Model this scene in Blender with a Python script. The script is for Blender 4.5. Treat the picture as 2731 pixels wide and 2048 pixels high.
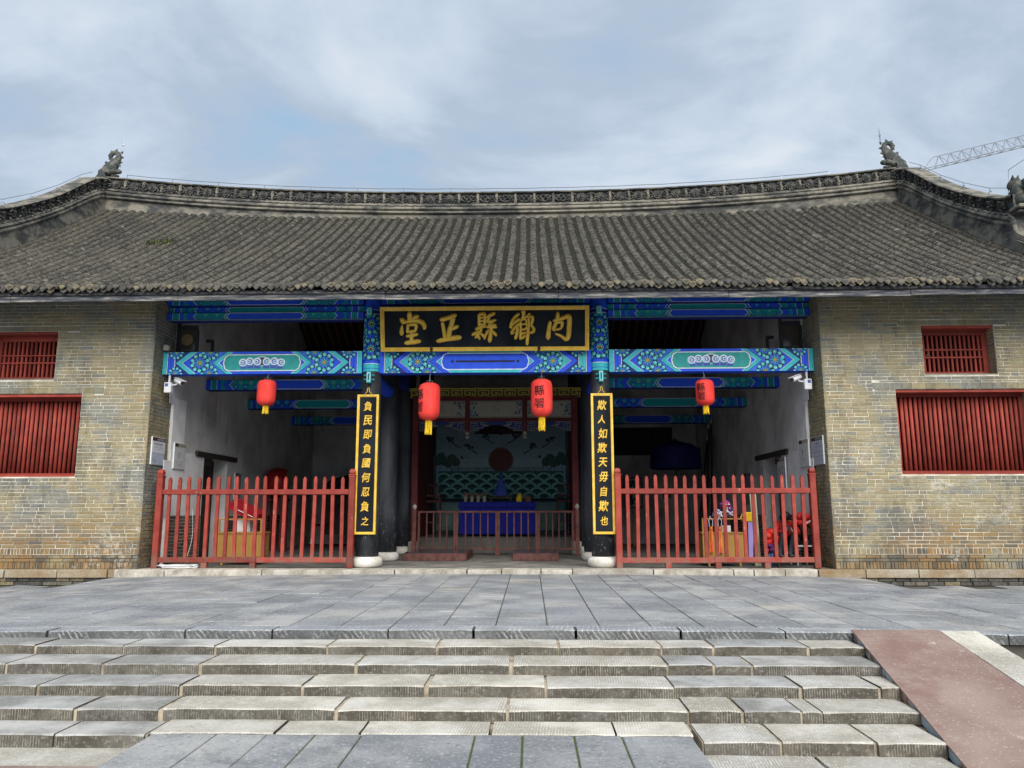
import bpy, math, random
from mathutils import Vector, Matrix, noise as mnoise
for _o in list(bpy.data.objects): bpy.data.objects.remove(_o, do_unlink=True)
SC = bpy.context.scene
COL = SC.collection
RAD = math.radians
sin, cos, pi = math.sin, math.cos, math.pi
rng = random.Random(7)

# ------------------------------------------------------------------ camera
cam_d = bpy.data.cameras.new('camera'); cam = bpy.data.objects.new('camera', cam_d); COL.objects.link(cam)
cam_d.sensor_fit = 'HORIZONTAL'; cam_d.sensor_width = 36.0; cam_d.lens = 26.93
cam_d.clip_start = 0.05; cam_d.clip_end = 4000
cam.location = (0.925, -15.18, 1.2)
cam.rotation_euler = (Matrix.Rotation(RAD(1.309), 3, 'Z') @ Matrix.Rotation(RAD(90 + 9.415), 3, 'X') @ Matrix.Rotation(RAD(-0.1), 3, 'Z')).to_euler()
SC.camera = cam

# ------------------------------------------------------------------ sky, sun, exposure
SUN_EL, SUN_AZ = 42.0, 12.0          # degrees; azimuth measured from straight behind the camera towards the right
world = bpy.data.worlds.new('World'); SC.world = world; world.use_nodes = True
nt = world.node_tree; nt.nodes.clear()
W = lambda t: nt.nodes.new(t)
out = W('ShaderNodeOutputWorld'); mixs = W('ShaderNodeMixShader')
bg1 = W('ShaderNodeBackground'); bg2 = W('ShaderNodeBackground')
sky = W('ShaderNodeTexSky'); sky.sky_type = 'NISHITA'; sky.sun_disc = False
sky.sun_elevation = RAD(SUN_EL); sky.sun_rotation = RAD(180 - SUN_AZ)
bg1.inputs[1].default_value = 0.06
tc = W('ShaderNodeTexCoord'); sep = W('ShaderNodeSeparateXYZ')
nt.links.new(tc.outputs['Generated'], sep.inputs[0])
def wm(op, a, b=None, c=None):
    n = W('ShaderNodeMath'); n.operation = op
    for i, v in enumerate((a, b, c)):
        if v is None: continue
        if hasattr(v, 'links'): nt.links.new(v, n.inputs[i])
        else: n.inputs[i].default_value = v
    return n.outputs[0]
zz = wm('ADD', wm('MAXIMUM', sep.outputs[2], 0.0), 0.22)
comb = W('ShaderNodeCombineXYZ')
nt.links.new(wm('DIVIDE', sep.outputs[0], zz), comb.inputs[0]); nt.links.new(wm('DIVIDE', sep.outputs[1], zz), comb.inputs[1])
n1 = W('ShaderNodeTexNoise'); n1.inputs['Scale'].default_value = 2.3; n1.inputs['Detail'].default_value = 8; n1.inputs['Roughness'].default_value = 0.55; n1.inputs['Distortion'].default_value = 0.30
mp = W('ShaderNodeMapping'); mp.inputs['Location'].default_value = (1.15, 4.3, 0.4); mp.inputs['Scale'].default_value = (0.8, 1.15, 1)
nt.links.new(comb.outputs[0], mp.inputs[0]); nt.links.new(mp.outputs[0], n1.inputs['Vector'])
cr = W('ShaderNodeValToRGB'); e = cr.color_ramp.elements
e[0].position = 0.31; e[0].color = (0.36, 0.55, 0.75, 1)
e[1].position = 0.70; e[1].color = (0.76, 0.82, 0.89, 1)
x = e.new(0.405); x.color = (0.42, 0.55, 0.71, 1)
x = e.new(0.475); x.color = (0.475, 0.57, 0.69, 1)
x = e.new(0.56); x.color = (0.58, 0.68, 0.80, 1)
nt.links.new(n1.outputs['Fac'], cr.inputs[0])
nt.links.new(sky.outputs[0], bg1.inputs[0]); nt.links.new(cr.outputs[0], bg2.inputs[0]); bg2.inputs[1].default_value = 0.485
mixs.inputs[0].default_value = 0.90
nt.links.new(bg1.outputs[0], mixs.inputs[1]); nt.links.new(bg2.outputs[0], mixs.inputs[2]); nt.links.new(mixs.outputs[0], out.inputs[0])
sun_d = bpy.data.lights.new('sun', 'SUN'); sun = bpy.data.objects.new('sun', sun_d); COL.objects.link(sun)
sun_d.energy = 2.6; sun_d.angle = RAD(55); sun_d.color = (1.0, 0.95, 0.87)
_el, _az = RAD(SUN_EL), RAD(SUN_AZ)
sun.rotation_euler = Vector((sin(_az)*cos(_el), -cos(_az)*cos(_el), sin(_el))).to_track_quat('Z', 'Y').to_euler()
sun.location = (10, -20, 30)
vs = SC.view_settings; vs.view_transform = 'Standard'; vs.look = 'None'; vs.exposure = 1.1; vs.gamma = 1.0; vs.use_curve_mapping = False
SC.cycles.use_denoising = True
SC.cycles.max_bounces = 6; SC.cycles.diffuse_bounces = 5; SC.cycles.glossy_bounces = 2; SC.cycles.transmission_bounces = 4
SC.cycles.caustics_reflective = False; SC.cycles.caustics_refractive = False

# ------------------------------------------------------------------ mesh helpers
class MB:
    def __init__(s): s.v = []; s.f = []; s.m = []; s.c = []
    def add(s, verts, faces, mat=0, col=(1, 1, 1)):
        b = len(s.v); s.v.extend(verts)
        for f in faces: s.f.append([i + b for i in f]); s.m.append(mat); s.c.append(col)
        return s
    def box(s, x0, x1, y0, y1, z0, z1, ch=0.0, mat=0, col=(1, 1, 1), skip=()):
        if x0 > x1: x0, x1 = x1, x0
        if y0 > y1: y0, y1 = y1, y0
        if z0 > z1: z0, z1 = z1, z0
        if ch <= 0:
            v = [(x0,y0,z0),(x1,y0,z0),(x1,y1,z0),(x0,y1,z0),(x0,y0,z1),(x1,y0,z1),(x1,y1,z1),(x0,y1,z1)]
            f = [(0,3,2,1),(4,5,6,7),(0,1,5,4),(1,2,6,5),(2,3,7,6),(3,0,4,7)]
            return s.add(v, f, mat, col)
        c = min(ch, (x1-x0)*.45, (y1-y0)*.45, (z1-z0)*.45)
        v = []; idx = {}
        for ix, X, sx in ((0,x0,1),(1,x1,-1)):
            for iy, Y, sy in ((0,y0,1),(1,y1,-1)):
                for iz, Z, sz in ((0,z0,1),(1,z1,-1)):
                    b = len(v); idx[(ix,iy,iz)] = b
                    v += [(X, Y+sy*c, Z+sz*c), (X+sx*c, Y, Z+sz*c), (X+sx*c, Y+sy*c, Z)]
        I = lambda x, y, z, a: idx[(x,y,z)] + a
        f = [(I(0,0,0,0),I(0,0,1,0),I(0,1,1,0),I(0,1,0,0)), (I(1,0,0,0),I(1,1,0,0),I(1,1,1,0),I(1,0,1,0)),
             (I(0,0,0,1),I(1,0,0,1),I(1,0,1,1),I(0,0,1,1)), (I(0,1,0,1),I(0,1,1,1),I(1,1,1,1),I(1,1,0,1)),
             (I(0,0,0,2),I(0,1,0,2),I(1,1,0,2),I(1,0,0,2)), (I(0,0,1,2),I(1,0,1,2),I(1,1,1,2),I(0,1,1,2))]
        for (a, b_) in ((0,1),(0,2),(1,2)):
            o = 3 - a - b_
            for p in (0, 1):
                for q in (0, 1):
                    k = [0,0,0]; k[a] = p; k[b_] = q; k2 = list(k); k2[o] = 1
                    f.append((I(*k, a), I(*k, b_), I(*k2, b_), I(*k2, a)))
        for k in idx: f.append((idx[k], idx[k]+1, idx[k]+2))
        return s.add(v, f, mat, col)
    def prism(s, poly, fn, h0, h1, mat=0, col=(1,1,1), back=False):
        n = len(poly)
        v = [fn(u, w, h0) for u, w in poly] + [fn(u, w, h1) for u, w in poly]
        f = [tuple(range(n, 2*n))] + [(i, (i+1) % n, n+(i+1) % n, n+i) for i in range(n)]
        if back: f.append(tuple(range(n-1, -1, -1)))
        return s.add(v, f, mat, col)
    def flat(s, poly, fn, h, mat=0, col=(1,1,1)):
        return s.add([fn(u, w, h) for u, w in poly], [tuple(range(len(poly)))], mat, col)
    def tube(s, pts, r, n=6, mat=0, col=(1,1,1), cap=True, flatten=None):
        pts = [Vector(p) for p in pts]; rr = r if hasattr(r, '__len__') else [r]*len(pts)
        up = Vector((0.13, 0.21, 0.97)).normalized(); v = []
        for i, p in enumerate(pts):
            t = (pts[min(i+1, len(pts)-1)] - pts[max(i-1, 0)])
            t = t.normalized() if t.length > 1e-9 else Vector((0,0,1))
            a = t.cross(up)
            if a.length < 1e-3: a = t.cross(Vector((1,0,0)))
            a.normalize(); b = a.cross(t)
            for k in range(n):
                q = 2*pi*k/n
                d = (a*cos(q) + b*sin(q))*rr[i]
                if flatten: d = Vector((d.x*flatten[0], d.y*flatten[1], d.z*flatten[2]))
                v.append(tuple(p + d))
        f = [(i*n+k, i*n+(k+1) % n, (i+1)*n+(k+1) % n, (i+1)*n+k) for i in range(len(pts)-1) for k in range(n)]
        if cap: f += [tuple(range(n-1, -1, -1)), tuple(range((len(pts)-1)*n, len(pts)*n))]
        return s.add(v, f, mat, col)
    def lathe(s, prof, c, n=20, mat=0, col=(1,1,1), a0=0, a1=2*pi, cap=True):
        full = abs(a1-a0-2*pi) < 1e-6; m = n if full else n+1; v = []
        for r, z in prof:
            for k in range(m):
                q = a0 + (a1-a0)*k/n
                v.append((c[0]+r*cos(q), c[1]+r*sin(q), c[2]+z))
        f = []
        for i in range(len(prof)-1):
            for k in range(n):
                k2 = (k+1) % m
                f.append((i*m+k, i*m+k2, (i+1)*m+k2, (i+1)*m+k))
        if cap and full: f += [tuple(range(n-1, -1, -1)), tuple(range((len(prof)-1)*n, len(prof)*n))]
        return s.add(v, f, mat, col)
    def grid(s, rows, mat=0, col=(1,1,1)):
        n = len(rows[0]); v = [p for r in rows for p in r]
        f = [(i*n+k, i*n+k+1, (i+1)*n+k+1, (i+1)*n+k) for i in range(len(rows)-1) for k in range(n-1)]
        return s.add(v, f, mat, col)
    def xform(s, fn): s.v = [tuple(fn(p)) for p in s.v]; return s
    def mesh(s, name, mats, smooth=False):
        me = bpy.data.meshes.new(name); me.from_pydata(s.v, [], s.f)
        for m in (mats if isinstance(mats, (list, tuple)) else [mats]): me.materials.append(m)
        if any(s.m): me.polygons.foreach_set('material_index', s.m)
        if any(c != (1,1,1) for c in s.c):
            at = me.attributes.new('Col', 'FLOAT_COLOR', 'FACE')
            buf = []
            for c in s.c: buf += [c[0], c[1], c[2], 1.0]
            at.data.foreach_set('color', buf)
        if smooth: me.polygons.foreach_set('use_smooth', [True]*len(me.polygons))
        me.update(); return me
    def build(s, name, mats, parent=None, smooth=False, **kw):
        return obj(name, s.mesh(name, mats, smooth), parent, **kw)

def obj(name, me, parent=None, label=None, cat=None, group=None, kind=None, loc=None, rot=None):
    o = bpy.data.objects.new(name, me); COL.objects.link(o)
    if loc is not None: o.location = loc
    if rot is not None: o.rotation_euler = rot
    if parent is not None:
        o.parent = parent
        if parent.type == 'EMPTY': o.matrix_parent_inverse = Matrix.Translation(-Vector(parent.location))
    tag(o, label, cat, group, kind)
    return o
def tag(o, label=None, cat=None, group=None, kind=None):
    if label: o['label'] = label
    if cat: o['category'] = cat
    if group: o['group'] = group
    if kind: o['kind'] = kind
    return o
def thing(name, loc, label, cat, group=None):
    o = bpy.data.objects.new(name, None); COL.objects.link(o); o.location = loc; o.empty_display_size = 0.2
    return tag(o, label, cat, group)
def lerp(a, b, t): return a + (b-a)*t
def catmull(pts, sub=4):
    out = []; n = len(pts)
    if n < 3:
        for i in range(sub+1): out.append(tuple(lerp(a, b, i/sub) for a, b in zip(pts[0], pts[-1])))
        return out
    for i in range(n-1):
        p0, p1, p2, p3 = pts[max(i-1,0)], pts[i], pts[i+1], pts[min(i+2,n-1)]
        for k in range(sub):
            t = k/sub
            out.append(tuple(0.5*((2*b)+(-a+c)*t+(2*a-5*b+4*c-d)*t*t+(-a+3*b-3*c+d)*t**3) for a, b, c, d in zip(p0, p1, p2, p3)))
    out.append(tuple(pts[-1])); return out

# ------------------------------------------------------------------ material helpers
class NT:
    def __init__(s, name, rough=0.8, spec=0.3, metal=0.0):
        s.mat = bpy.data.materials.new(name); s.mat.use_nodes = True
        s.t = s.mat.node_tree; s.b = s.t.nodes['Principled BSDF']
        s.b.inputs['Roughness'].default_value = rough; s.b.inputs['Specular IOR Level'].default_value = spec; s.b.inputs['Metallic'].default_value = metal
    def n(s, t): return s.t.nodes.new(t)
    def ln(s, v, i):
        if hasattr(v, 'links'): s.t.links.new(v, i)
        elif isinstance(v, tuple) and len(v) == 3 and hasattr(i.default_value, '__len__') and len(i.default_value) == 4: i.default_value = (*v, 1)
        else: i.default_value = v
    def pos(s): return s.n('ShaderNodeNewGeometry').outputs['Position']
    def objco(s): return s.n('ShaderNodeTexCoord').outputs['Object']
    def isl(s):
        a = s.n('ShaderNodeNewGeometry').outputs['Random Per Island']; b = s.n('ShaderNodeObjectInfo').outputs['Random']
        f = s.math('FRACT', s.math('ADD', s.math('MULTIPLY', a, 17.31), s.math('MULTIPLY', b, 7.77)))
        w = s.n('ShaderNodeTexWhiteNoise'); w.noise_dimensions = '1D'; s.ln(f, w.inputs['W']); return w.outputs['Value']
    def objrnd(s): return s.n('ShaderNodeObjectInfo').outputs['Random']
    def map(s, v, scale=(1,1,1), rot=(0,0,0), loc=(0,0,0)):
        m = s.n('ShaderNodeMapping'); s.ln(v, m.inputs[0]); m.inputs['Scale'].default_value = scale; m.inputs['Rotation'].default_value = rot; m.inputs['Location'].default_value = loc; return m.outputs[0]
    def noise(s, scale, vec=None, detail=4, rough=0.55, dist=0.0):
        m = s.n('ShaderNodeTexNoise'); m.inputs['Scale'].default_value = scale; m.inputs['Detail'].default_value = detail; m.inputs['Roughness'].default_value = rough; m.inputs['Distortion'].default_value = dist
        s.ln(vec if vec is not None else s.pos(), m.inputs['Vector']); return m.outputs['Fac']
    def voro(s, scale, vec=None, feat='F1'):
        m = s.n('ShaderNodeTexVoronoi'); m.feature = feat; m.inputs['Scale'].default_value = scale; s.ln(vec if vec is not None else s.pos(), m.inputs['Vector']); return m.outputs['Distance']
    def wave(s, scale, vec, dist=1.0, detail=2, dire='X'):
        m = s.n('ShaderNodeTexWave'); m.bands_direction = dire; m.inputs['Scale'].default_value = scale; m.inputs['Distortion'].default_value = dist; m.inputs['Detail'].default_value = detail; m.inputs['Detail Scale'].default_value = 1.5; s.ln(vec, m.inputs['Vector']); return m.outputs['Fac']
    def math(s, op, a, b=None, clamp=False):
        m = s.n('ShaderNodeMath'); m.operation = op; m.use_clamp = clamp; s.ln(a, m.inputs[0])
        if b is not None: s.ln(b, m.inputs[1])
        return m.outputs[0]
    def rng(s, v, a, b, c=0.0, d=1.0):
        m = s.n('ShaderNodeMapRange'); m.interpolation_type = 'SMOOTHSTEP'; s.ln(v, m.inputs[0])
        for i, q in enumerate((a, b, c, d)): m.inputs[i+1].default_value = q
        return m.outputs[0]
    def ramp(s, fac, stops, const=False):
        m = s.n('ShaderNodeValToRGB'); s.ln(fac, m.inputs[0]); e = m.color_ramp.elements
        if const: m.color_ramp.interpolation = 'CONSTANT'
        e[0].position = stops[0][0]; e[0].color = (*stops[0][1], 1); e[1].position = stops[-1][0]; e[1].color = (*stops[-1][1], 1)
        for p, c in stops[1:-1]: x = e.new(p); x.color = (*c, 1)
        return m.outputs[0]
    def mix(s, fac, a, b, mode='MIX'):
        m = s.n('ShaderNodeMix'); m.data_type = 'RGBA'; m.blend_type = mode
        s.ln(fac, m.inputs['Factor'])
        for v, i in ((a, m.inputs[6]), (b, m.inputs[7])):
            if isinstance(v, tuple): i.default_value = (*v, 1)
            else: s.t.links.new(v, i)
        return m.outputs[2]
    def gray(s, v): 
        c = s.n('ShaderNodeCombineColor'); 
        for i in range(3): s.ln(v, c.inputs[i])
        return c.outputs[0]
    def sepz(s, v=None):
        m = s.n('ShaderNodeSeparateXYZ'); s.ln(v if v is not None else s.pos(), m.inputs[0]); return m.outputs
    def attr(s): a = s.n('ShaderNodeAttribute'); a.attribute_name = 'Col'; return a.outputs['Color']
    def color(s, c): s.ln(c, s.b.inputs['Base Color']); return s
    def bump(s, h, strength=0.4, dist=0.01):
        m = s.n('ShaderNodeBump'); m.inputs['Strength'].default_value = strength; m.inputs['Distance'].default_value = dist; s.ln(h, m.inputs['Height']); s.t.links.new(m.outputs[0], s.b.inputs['Normal']); return s
    def rough(s, v): s.ln(v, s.b.inputs['Roughness']); return s

def simple(name, col, rough=0.7, var=0.25, scale=6, bump=0.15, metal=0.0, spec=0.3, bscale=60):
    m = NT(name, rough, spec, metal)
    f = m.rng(m.noise(scale, detail=5), 0.3, 0.7)
    m.color(m.mix(f, tuple(c*(1-var) for c in col), tuple(min(1, c*(1+var*.6)) for c in col)))
    if bump: m.bump(m.noise(bscale, detail=3), bump, 0.004)
    return m.mat

MAT = {}
def mk_materials():
    # bricks: one tone per brick, broad patches of blue-grey, ochre damp band near the foot, lime bloom
    m = NT('brick', 0.92, 0.15); r = m.isl(); z = m.sepz()[2]
    c = m.ramp(r, [(0, (.245,.205,.12)), (.25, (.295,.25,.15)), (.5, (.27,.24,.155)), (.72, (.33,.28,.175)), (.88, (.245,.23,.17)), (.95, (.195,.197,.175)), (1, (.32,.24,.13))])
    p1 = m.rng(m.noise(.8, m.map(m.pos(), (1,1,1.6), loc=(2.3,0,.7)), 6, .6), .47, .60)
    c = m.mix(m.math('MULTIPLY', p1, .92), c, m.ramp(r, [(0, (.185,.19,.175)), (.5, (.235,.235,.20)), (1, (.165,.175,.175))]))
    damp = m.math('MULTIPLY', m.rng(z, 1.5, .3), m.rng(m.noise(1.0, detail=5), .34, .52))
    c = m.mix(m.math('MULTIPLY', damp, .95), c, m.ramp(r, [(0, (.27,.155,.06)), (.3, (.20,.125,.06)), (.5, (.24,.17,.09)), (.75, (.085,.075,.06)), (1, (.25,.17,.085))]))
    bloom = m.math('MULTIPLY', m.rng(m.noise(1.7, m.map(m.pos(), (1,1,1), loc=(5,2,1)), 6, .62), .53, .66), m.rng(m.noise(13, detail=4, rough=.7), .44, .60))
    bloom = m.math('MULTIPLY', bloom, m.rng(z, 3.6, 1.6))
    c = m.mix(m.math('MULTIPLY', bloom, .5), c, (.54,.53,.49))
    st = m.rng(m.noise(1.5, m.map(m.pos(), (1,1,.4), loc=(9,4,2)), 7, .68), .52, .64)
    c = m.mix(m.math('MULTIPLY', st, .6), c, (.10,.098,.085))
    c = m.mix(.55, c, m.gray(m.rng(m.noise(34, detail=5, rough=.7), .25, .75, .55, 1.25)), 'MULTIPLY')
    m.color(c).bump(m.noise(48, detail=5, rough=.65), .55, .008); MAT['brick'] = m.mat
    m = NT('mortar', .95, .1); m.color(m.mix(m.rng(m.noise(3.0, detail=5), .35, .65), (.66,.62,.53), (.40,.37,.30))).bump(m.noise(70), .4, .004); MAT['mortar'] = m.mat
    # roof tiles
    m = NT('roof_tile', .9, .2); r = m.isl()
    c = m.ramp(r, [(0, (.020,.020,.020)), (.3, (.040,.037,.033)), (.6, (.064,.057,.046)), (.85, (.032,.032,.032)), (.96, (.11,.092,.065)), (1, (.20,.185,.155))])
    c = m.mix(m.math('MULTIPLY', m.rng(m.noise(.7, m.map(m.pos(), (1,.5,.5)), 6, .65), .44, .60), .65), c, (.115,.102,.076))
    c = m.mix(m.rng(m.noise(22, detail=4, rough=.7), .54, .72, 0, .6), c, (.25,.24,.21))
    c = m.mix(m.rng(m.noise(9, detail=4), .60, .75, 0, .6), c, (.06,.062,.035))
    m.color(c).bump(m.noise(60, detail=4), .5, .006); MAT['tile'] = m.mat
    m = NT('tile_lip', .9, .2); m.color(m.mix(m.rng(m.noise(9, detail=5, rough=.7), .35, .65), (.06,.058,.054), (.28,.268,.24))); MAT['lip'] = m.mat
    m = NT('pan_tile', .95, .1); m.color(m.mix(m.rng(m.noise(14, detail=5), .4, .7), (.018,.019,.017), (.05,.05,.034))).bump(m.noise(40), .6, .01); MAT['pan'] = m.mat
    m = NT('drip_tile', .85, .2); r = m.isl()
    c = m.ramp(r, [(0, (.055,.055,.052)), (.5, (.09,.087,.076)), (.8, (.135,.125,.10)), (.95, (.20,.165,.10)), (1, (.08,.083,.087))])
    m.color(m.mix(.6, c, m.gray(m.rng(m.noise(25, detail=5), .3, .7, .45, 1.3)), 'MULTIPLY')).bump(m.noise(30), .4, .008); MAT['drip'] = m.mat
    # ridge plaster and carved clay
    m = NT('ridge_plaster', .95, .1)
    c = m.mix(m.rng(m.noise(1.6, m.map(m.pos(), (1,1,2.2)), 6, .65), .40, .62), (.225,.21,.175), (.062,.065,.065))
    c = m.mix(m.rng(m.noise(7, m.map(m.pos(), (1,1,.35)), 5), .5, .72, 0, .75), c, (.085,.085,.08))
    m.color(c).bump(m.noise(12, detail=6), .6, .02); MAT['ridge'] = m.mat
    m = NT('ridge_clay', .9, .15); m.color(m.mix(m.rng(m.noise(10, detail=5), .4, .68), (.035,.038,.042), (.125,.118,.10))).bump(m.noise(40, detail=4), .5, .01); MAT['clay'] = m.mat
    m = NT('ornament_clay', .85, .2); m.color(m.mix(m.rng(m.noise(6, detail=5), .42, .68), (.045,.055,.052), (.14,.13,.115))).bump(m.noise(26, detail=4), .6, .015); MAT['orn'] = m.mat
    # weathered eave board
    m = NT('eave_board', .9, .15); v = m.map(m.pos(), (.35, 1, 4.5)); n1 = m.noise(6, v, 8, .68)
    c = m.ramp(n1, [(.34, (.025,.030,.043)), (.47, (.07,.075,.09)), (.56, (.15,.148,.145)), (.66, (.36,.345,.31))])
    m.color(c).bump(n1, .5, .01); MAT['eave'] = m.mat
    # painted wood
    m = NT('red_paint', .55, .3); n1 = m.noise(5, detail=5); 
    c = m.mix(m.rng(n1, .3, .7), (.215,.028,.020), (.285,.046,.032))
    c = m.mix(m.rng(m.noise(18, m.map(m.pos(), (1,1,.22)), 6, .72), .635, .675, 0, .85), c, (.42,.27,.21))
    c = m.mix(m.math('MULTIPLY', m.rng(m.sepz()[2], .55, .1), m.rng(m.noise(6, detail=4), .35, .6)), c, (.17,.085,.065))
    c = m.mix(1.0, c, m.gray(m.rng(m.isl(), 0, 1, .72, 1.18)), 'MULTIPLY')
    m.color(c).bump(m.noise(30, m.map(m.pos(), (1,1,.15)), 4), .25, .006); MAT['red'] = m.mat
    m = NT('old_red', .7, .25); c = m.mix(m.rng(m.noise(4, detail=5), .3, .7), (.225,.036,.026), (.30,.056,.040))
    c = m.mix(m.rng(m.noise(13, m.map(m.pos(), (1,1,.18)), 6, .7), .66, .76, 0, .8), c, (.42,.30,.25))
    c = m.mix(1.0, c, m.gray(m.rng(m.isl(), 0, 1, .70, 1.2)), 'MULTIPLY')
    m.color(c).bump(m.noise(24, m.map(m.pos(), (1,1,.15)), 4), .3, .006); MAT['oldred'] = m.mat
    m = NT('paint', .6, .3); c = m.attr(); m.color(m.mix(.5, c, m.gray(m.rng(m.noise(9, detail=5), .25, .75, .72, 1.18)), 'MULTIPLY')).bump(m.noise(50), .1, .003); MAT['paint'] = m.mat
    m = NT('old_paint', .75, .2); c = m.attr(); w = m.rng(m.noise(11, m.map(m.pos(), (.5,1,1.6)), 6, .68), .55, .68, 0, .75)
    m.color(m.mix(w, c, (.10,.11,.13))); MAT['oldpaint'] = m.mat
    m = NT('gold', .38, .6, .18); m.color(m.mix(m.rng(m.noise(7, detail=4), .35, .65), (.62,.375,.032), (.74,.49,.065))).bump(m.noise(45), .15, .004); MAT['gold'] = m.mat
    m = NT('black_lacquer', .62, .12); m.color(m.mix(m.rng(m.noise(3, m.map(m.pos(), (1,1,.3)), 5), .3, .7), (.004,.006,.010), (.014,.018,.024))).bump(m.noise(40), .12, .003); MAT['lacquer'] = m.mat
    m = NT('black_column', .55, .35)
    c = m.mix(m.rng(m.noise(3, m.map(m.pos(), (1,1,.25)), 5), .35, .7), (.012,.014,.02), (.045,.05,.058))
    sc = m.math('MULTIPLY', m.rng(m.noise(26, m.map(m.pos(), (1,1,.35)), 5, .72), .60, .66), m.rng(m.sepz()[2], 2.4, .5))
    m.color(m.mix(m.math('MULTIPLY', sc, .75), c, (.34,.35,.36))).bump(m.noise(20), .2, .006); MAT['column'] = m.mat
    # plaster
    m = NT('plaster', .93, .1); c = m.mix(m.rng(m.noise(.9, detail=6, rough=.6), .38, .66), (.74,.73,.72), (.50,.49,.48))
    c = m.mix(m.rng(m.noise(3.2, m.map(m.pos(), (1,1,.3)), 5), .55, .75, 0, .5), c, (.25,.24,.23))
    m.color(c).bump(m.noise(8, detail=5), .25, .01); MAT['plaster'] = m.mat
    MAT['white_plaster'] = simple('white_plaster', (.80,.80,.80), .9, .12, 2.5, .2)
    # stone
    def stone(name, stops, speck, dark, sc1=1.2, chis=None, cw=.25, ds=.5):
        m = NT(name, .85, .2); r = m.isl(); c = m.ramp(r, stops)
        c = m.mix(m.rng(m.noise(sc1, detail=6, rough=.62),    .36, .62, 0, .75), c, dark)
        c = m.mix(m.rng(m.noise(30, detail=5, rough=.85), .52, .66, 0, ds), c, speck)
        c = m.mix(m.rng(m.noise(17, m.map(m.pos(), loc=(3,1,7)), 5, .8), .54, .68, 0, ds), c, dark)
        h = m.noise(40, detail=6, rough=.72)
        if chis:
            w = m.wave(chis[0], m.map(m.pos(), chis[1], chis[2]), 3.2, 3)
            msk = m.math('MULTIPLY', m.rng(m.noise(2.6, detail=5), .40, .60), m.rng(m.noise(21, detail=3), .36, .56))
            c = m.mix(m.math('MULTIPLY', m.math('MULTIPLY', m.rng(w, .70, .92), msk), cw), c, speck); h = m.math('ADD', m.math('MULTIPLY', w, .25), h)
        m.color(c).bump(h, .5, .005); return m.mat
    MAT['slab'] = stone('paving_stone', [(0, (.225,.237,.253)), (.3, (.28,.288,.296)), (.6, (.335,.333,.327)), (.85, (.24,.257,.28)), (1, (.37,.35,.315))], (.42,.43,.44), (.125,.135,.15), 1.3, (5, (0.02,1,1), (0,0,0)), .2, .85)
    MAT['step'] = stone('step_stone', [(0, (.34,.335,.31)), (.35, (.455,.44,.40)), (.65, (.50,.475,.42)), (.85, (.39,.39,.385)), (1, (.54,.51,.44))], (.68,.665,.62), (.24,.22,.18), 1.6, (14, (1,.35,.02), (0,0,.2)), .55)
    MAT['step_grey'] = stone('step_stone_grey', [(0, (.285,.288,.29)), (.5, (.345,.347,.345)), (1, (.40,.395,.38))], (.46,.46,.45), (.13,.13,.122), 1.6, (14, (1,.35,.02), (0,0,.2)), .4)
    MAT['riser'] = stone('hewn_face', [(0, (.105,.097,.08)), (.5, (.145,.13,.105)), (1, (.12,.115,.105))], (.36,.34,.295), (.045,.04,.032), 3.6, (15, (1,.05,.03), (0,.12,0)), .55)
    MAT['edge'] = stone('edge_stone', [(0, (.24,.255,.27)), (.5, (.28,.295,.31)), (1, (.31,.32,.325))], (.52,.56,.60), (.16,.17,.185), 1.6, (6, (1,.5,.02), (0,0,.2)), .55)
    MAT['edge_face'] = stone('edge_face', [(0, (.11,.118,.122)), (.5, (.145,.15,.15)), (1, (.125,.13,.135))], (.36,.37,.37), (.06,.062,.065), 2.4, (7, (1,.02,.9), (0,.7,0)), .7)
    MAT['kerb'] = stone('kerb_stone', [(0, (.43,.405,.355)), (.5, (.52,.49,.43)), (1, (.34,.325,.29))], (.68,.66,.62), (.19,.165,.125), 3.2)
    MAT['plinth'] = stone('plinth_stone', [(0, (.28,.23,.15)), (.5, (.34,.31,.25)), (1, (.24,.235,.22))], (.52,.49,.43), (.20,.125,.055), 1.3)
    MAT['drumstone'] = stone('drum_stone', [(0, (.58,.56,.53)), (1, (.64,.62,.58))], (.74,.73,.70), (.36,.335,.29), 4)
    MAT['joint'] = simple('joint_sand', (.075,.07,.06), .98, .35, 4, .4)
    MAT['sand'] = simple('lime_joint', (.36,.31,.235), .98, .4, 7, .5)
    MAT['ground'] = stone('courtyard_stone', [(0, (.24,.245,.25)), (1, (.27,.27,.27))], (.4,.4,.39), (.15,.155,.15), 1.0)
    MAT['floor'] = stone('hall_floor', [(0, (.17,.163,.15)), (.5, (.205,.198,.182)), (1, (.245,.232,.205))], (.25,.24,.22), (.09,.085,.08), 1.2)
    m = NT('ramp_paint', .75, .25); c = m.mix(m.rng(m.noise(1.4, detail=5), .35, .68), (.20,.138,.118), (.265,.20,.175))
    c = m.mix(m.rng(m.voro(26), .0, .30, .85, 0), c, (.42,.33,.30)); c = m.mix(m.rng(m.noise(6, detail=6, rough=.7), .62, .72, 0, .8), c, (.42,.36,.34))
    c = m.mix(m.rng(m.noise(2.2, detail=6, rough=.7), .52, .64, 0, .7), c, (.185,.11,.10))
    m.color(c).bump(m.voro(42), .3, .006); MAT['ramp'] = m.mat
    MAT['rust'] = simple('rusty_metal', (.22,.12,.07), .8, .5, 9, .4)
    m = NT('ramp_side', .7, .3); m.color(m.mix(m.rng(m.noise(5, detail=6), .45, .6), (.36,.42,.46), (.26,.13,.07))); MAT['rampside'] = m.mat
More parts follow.
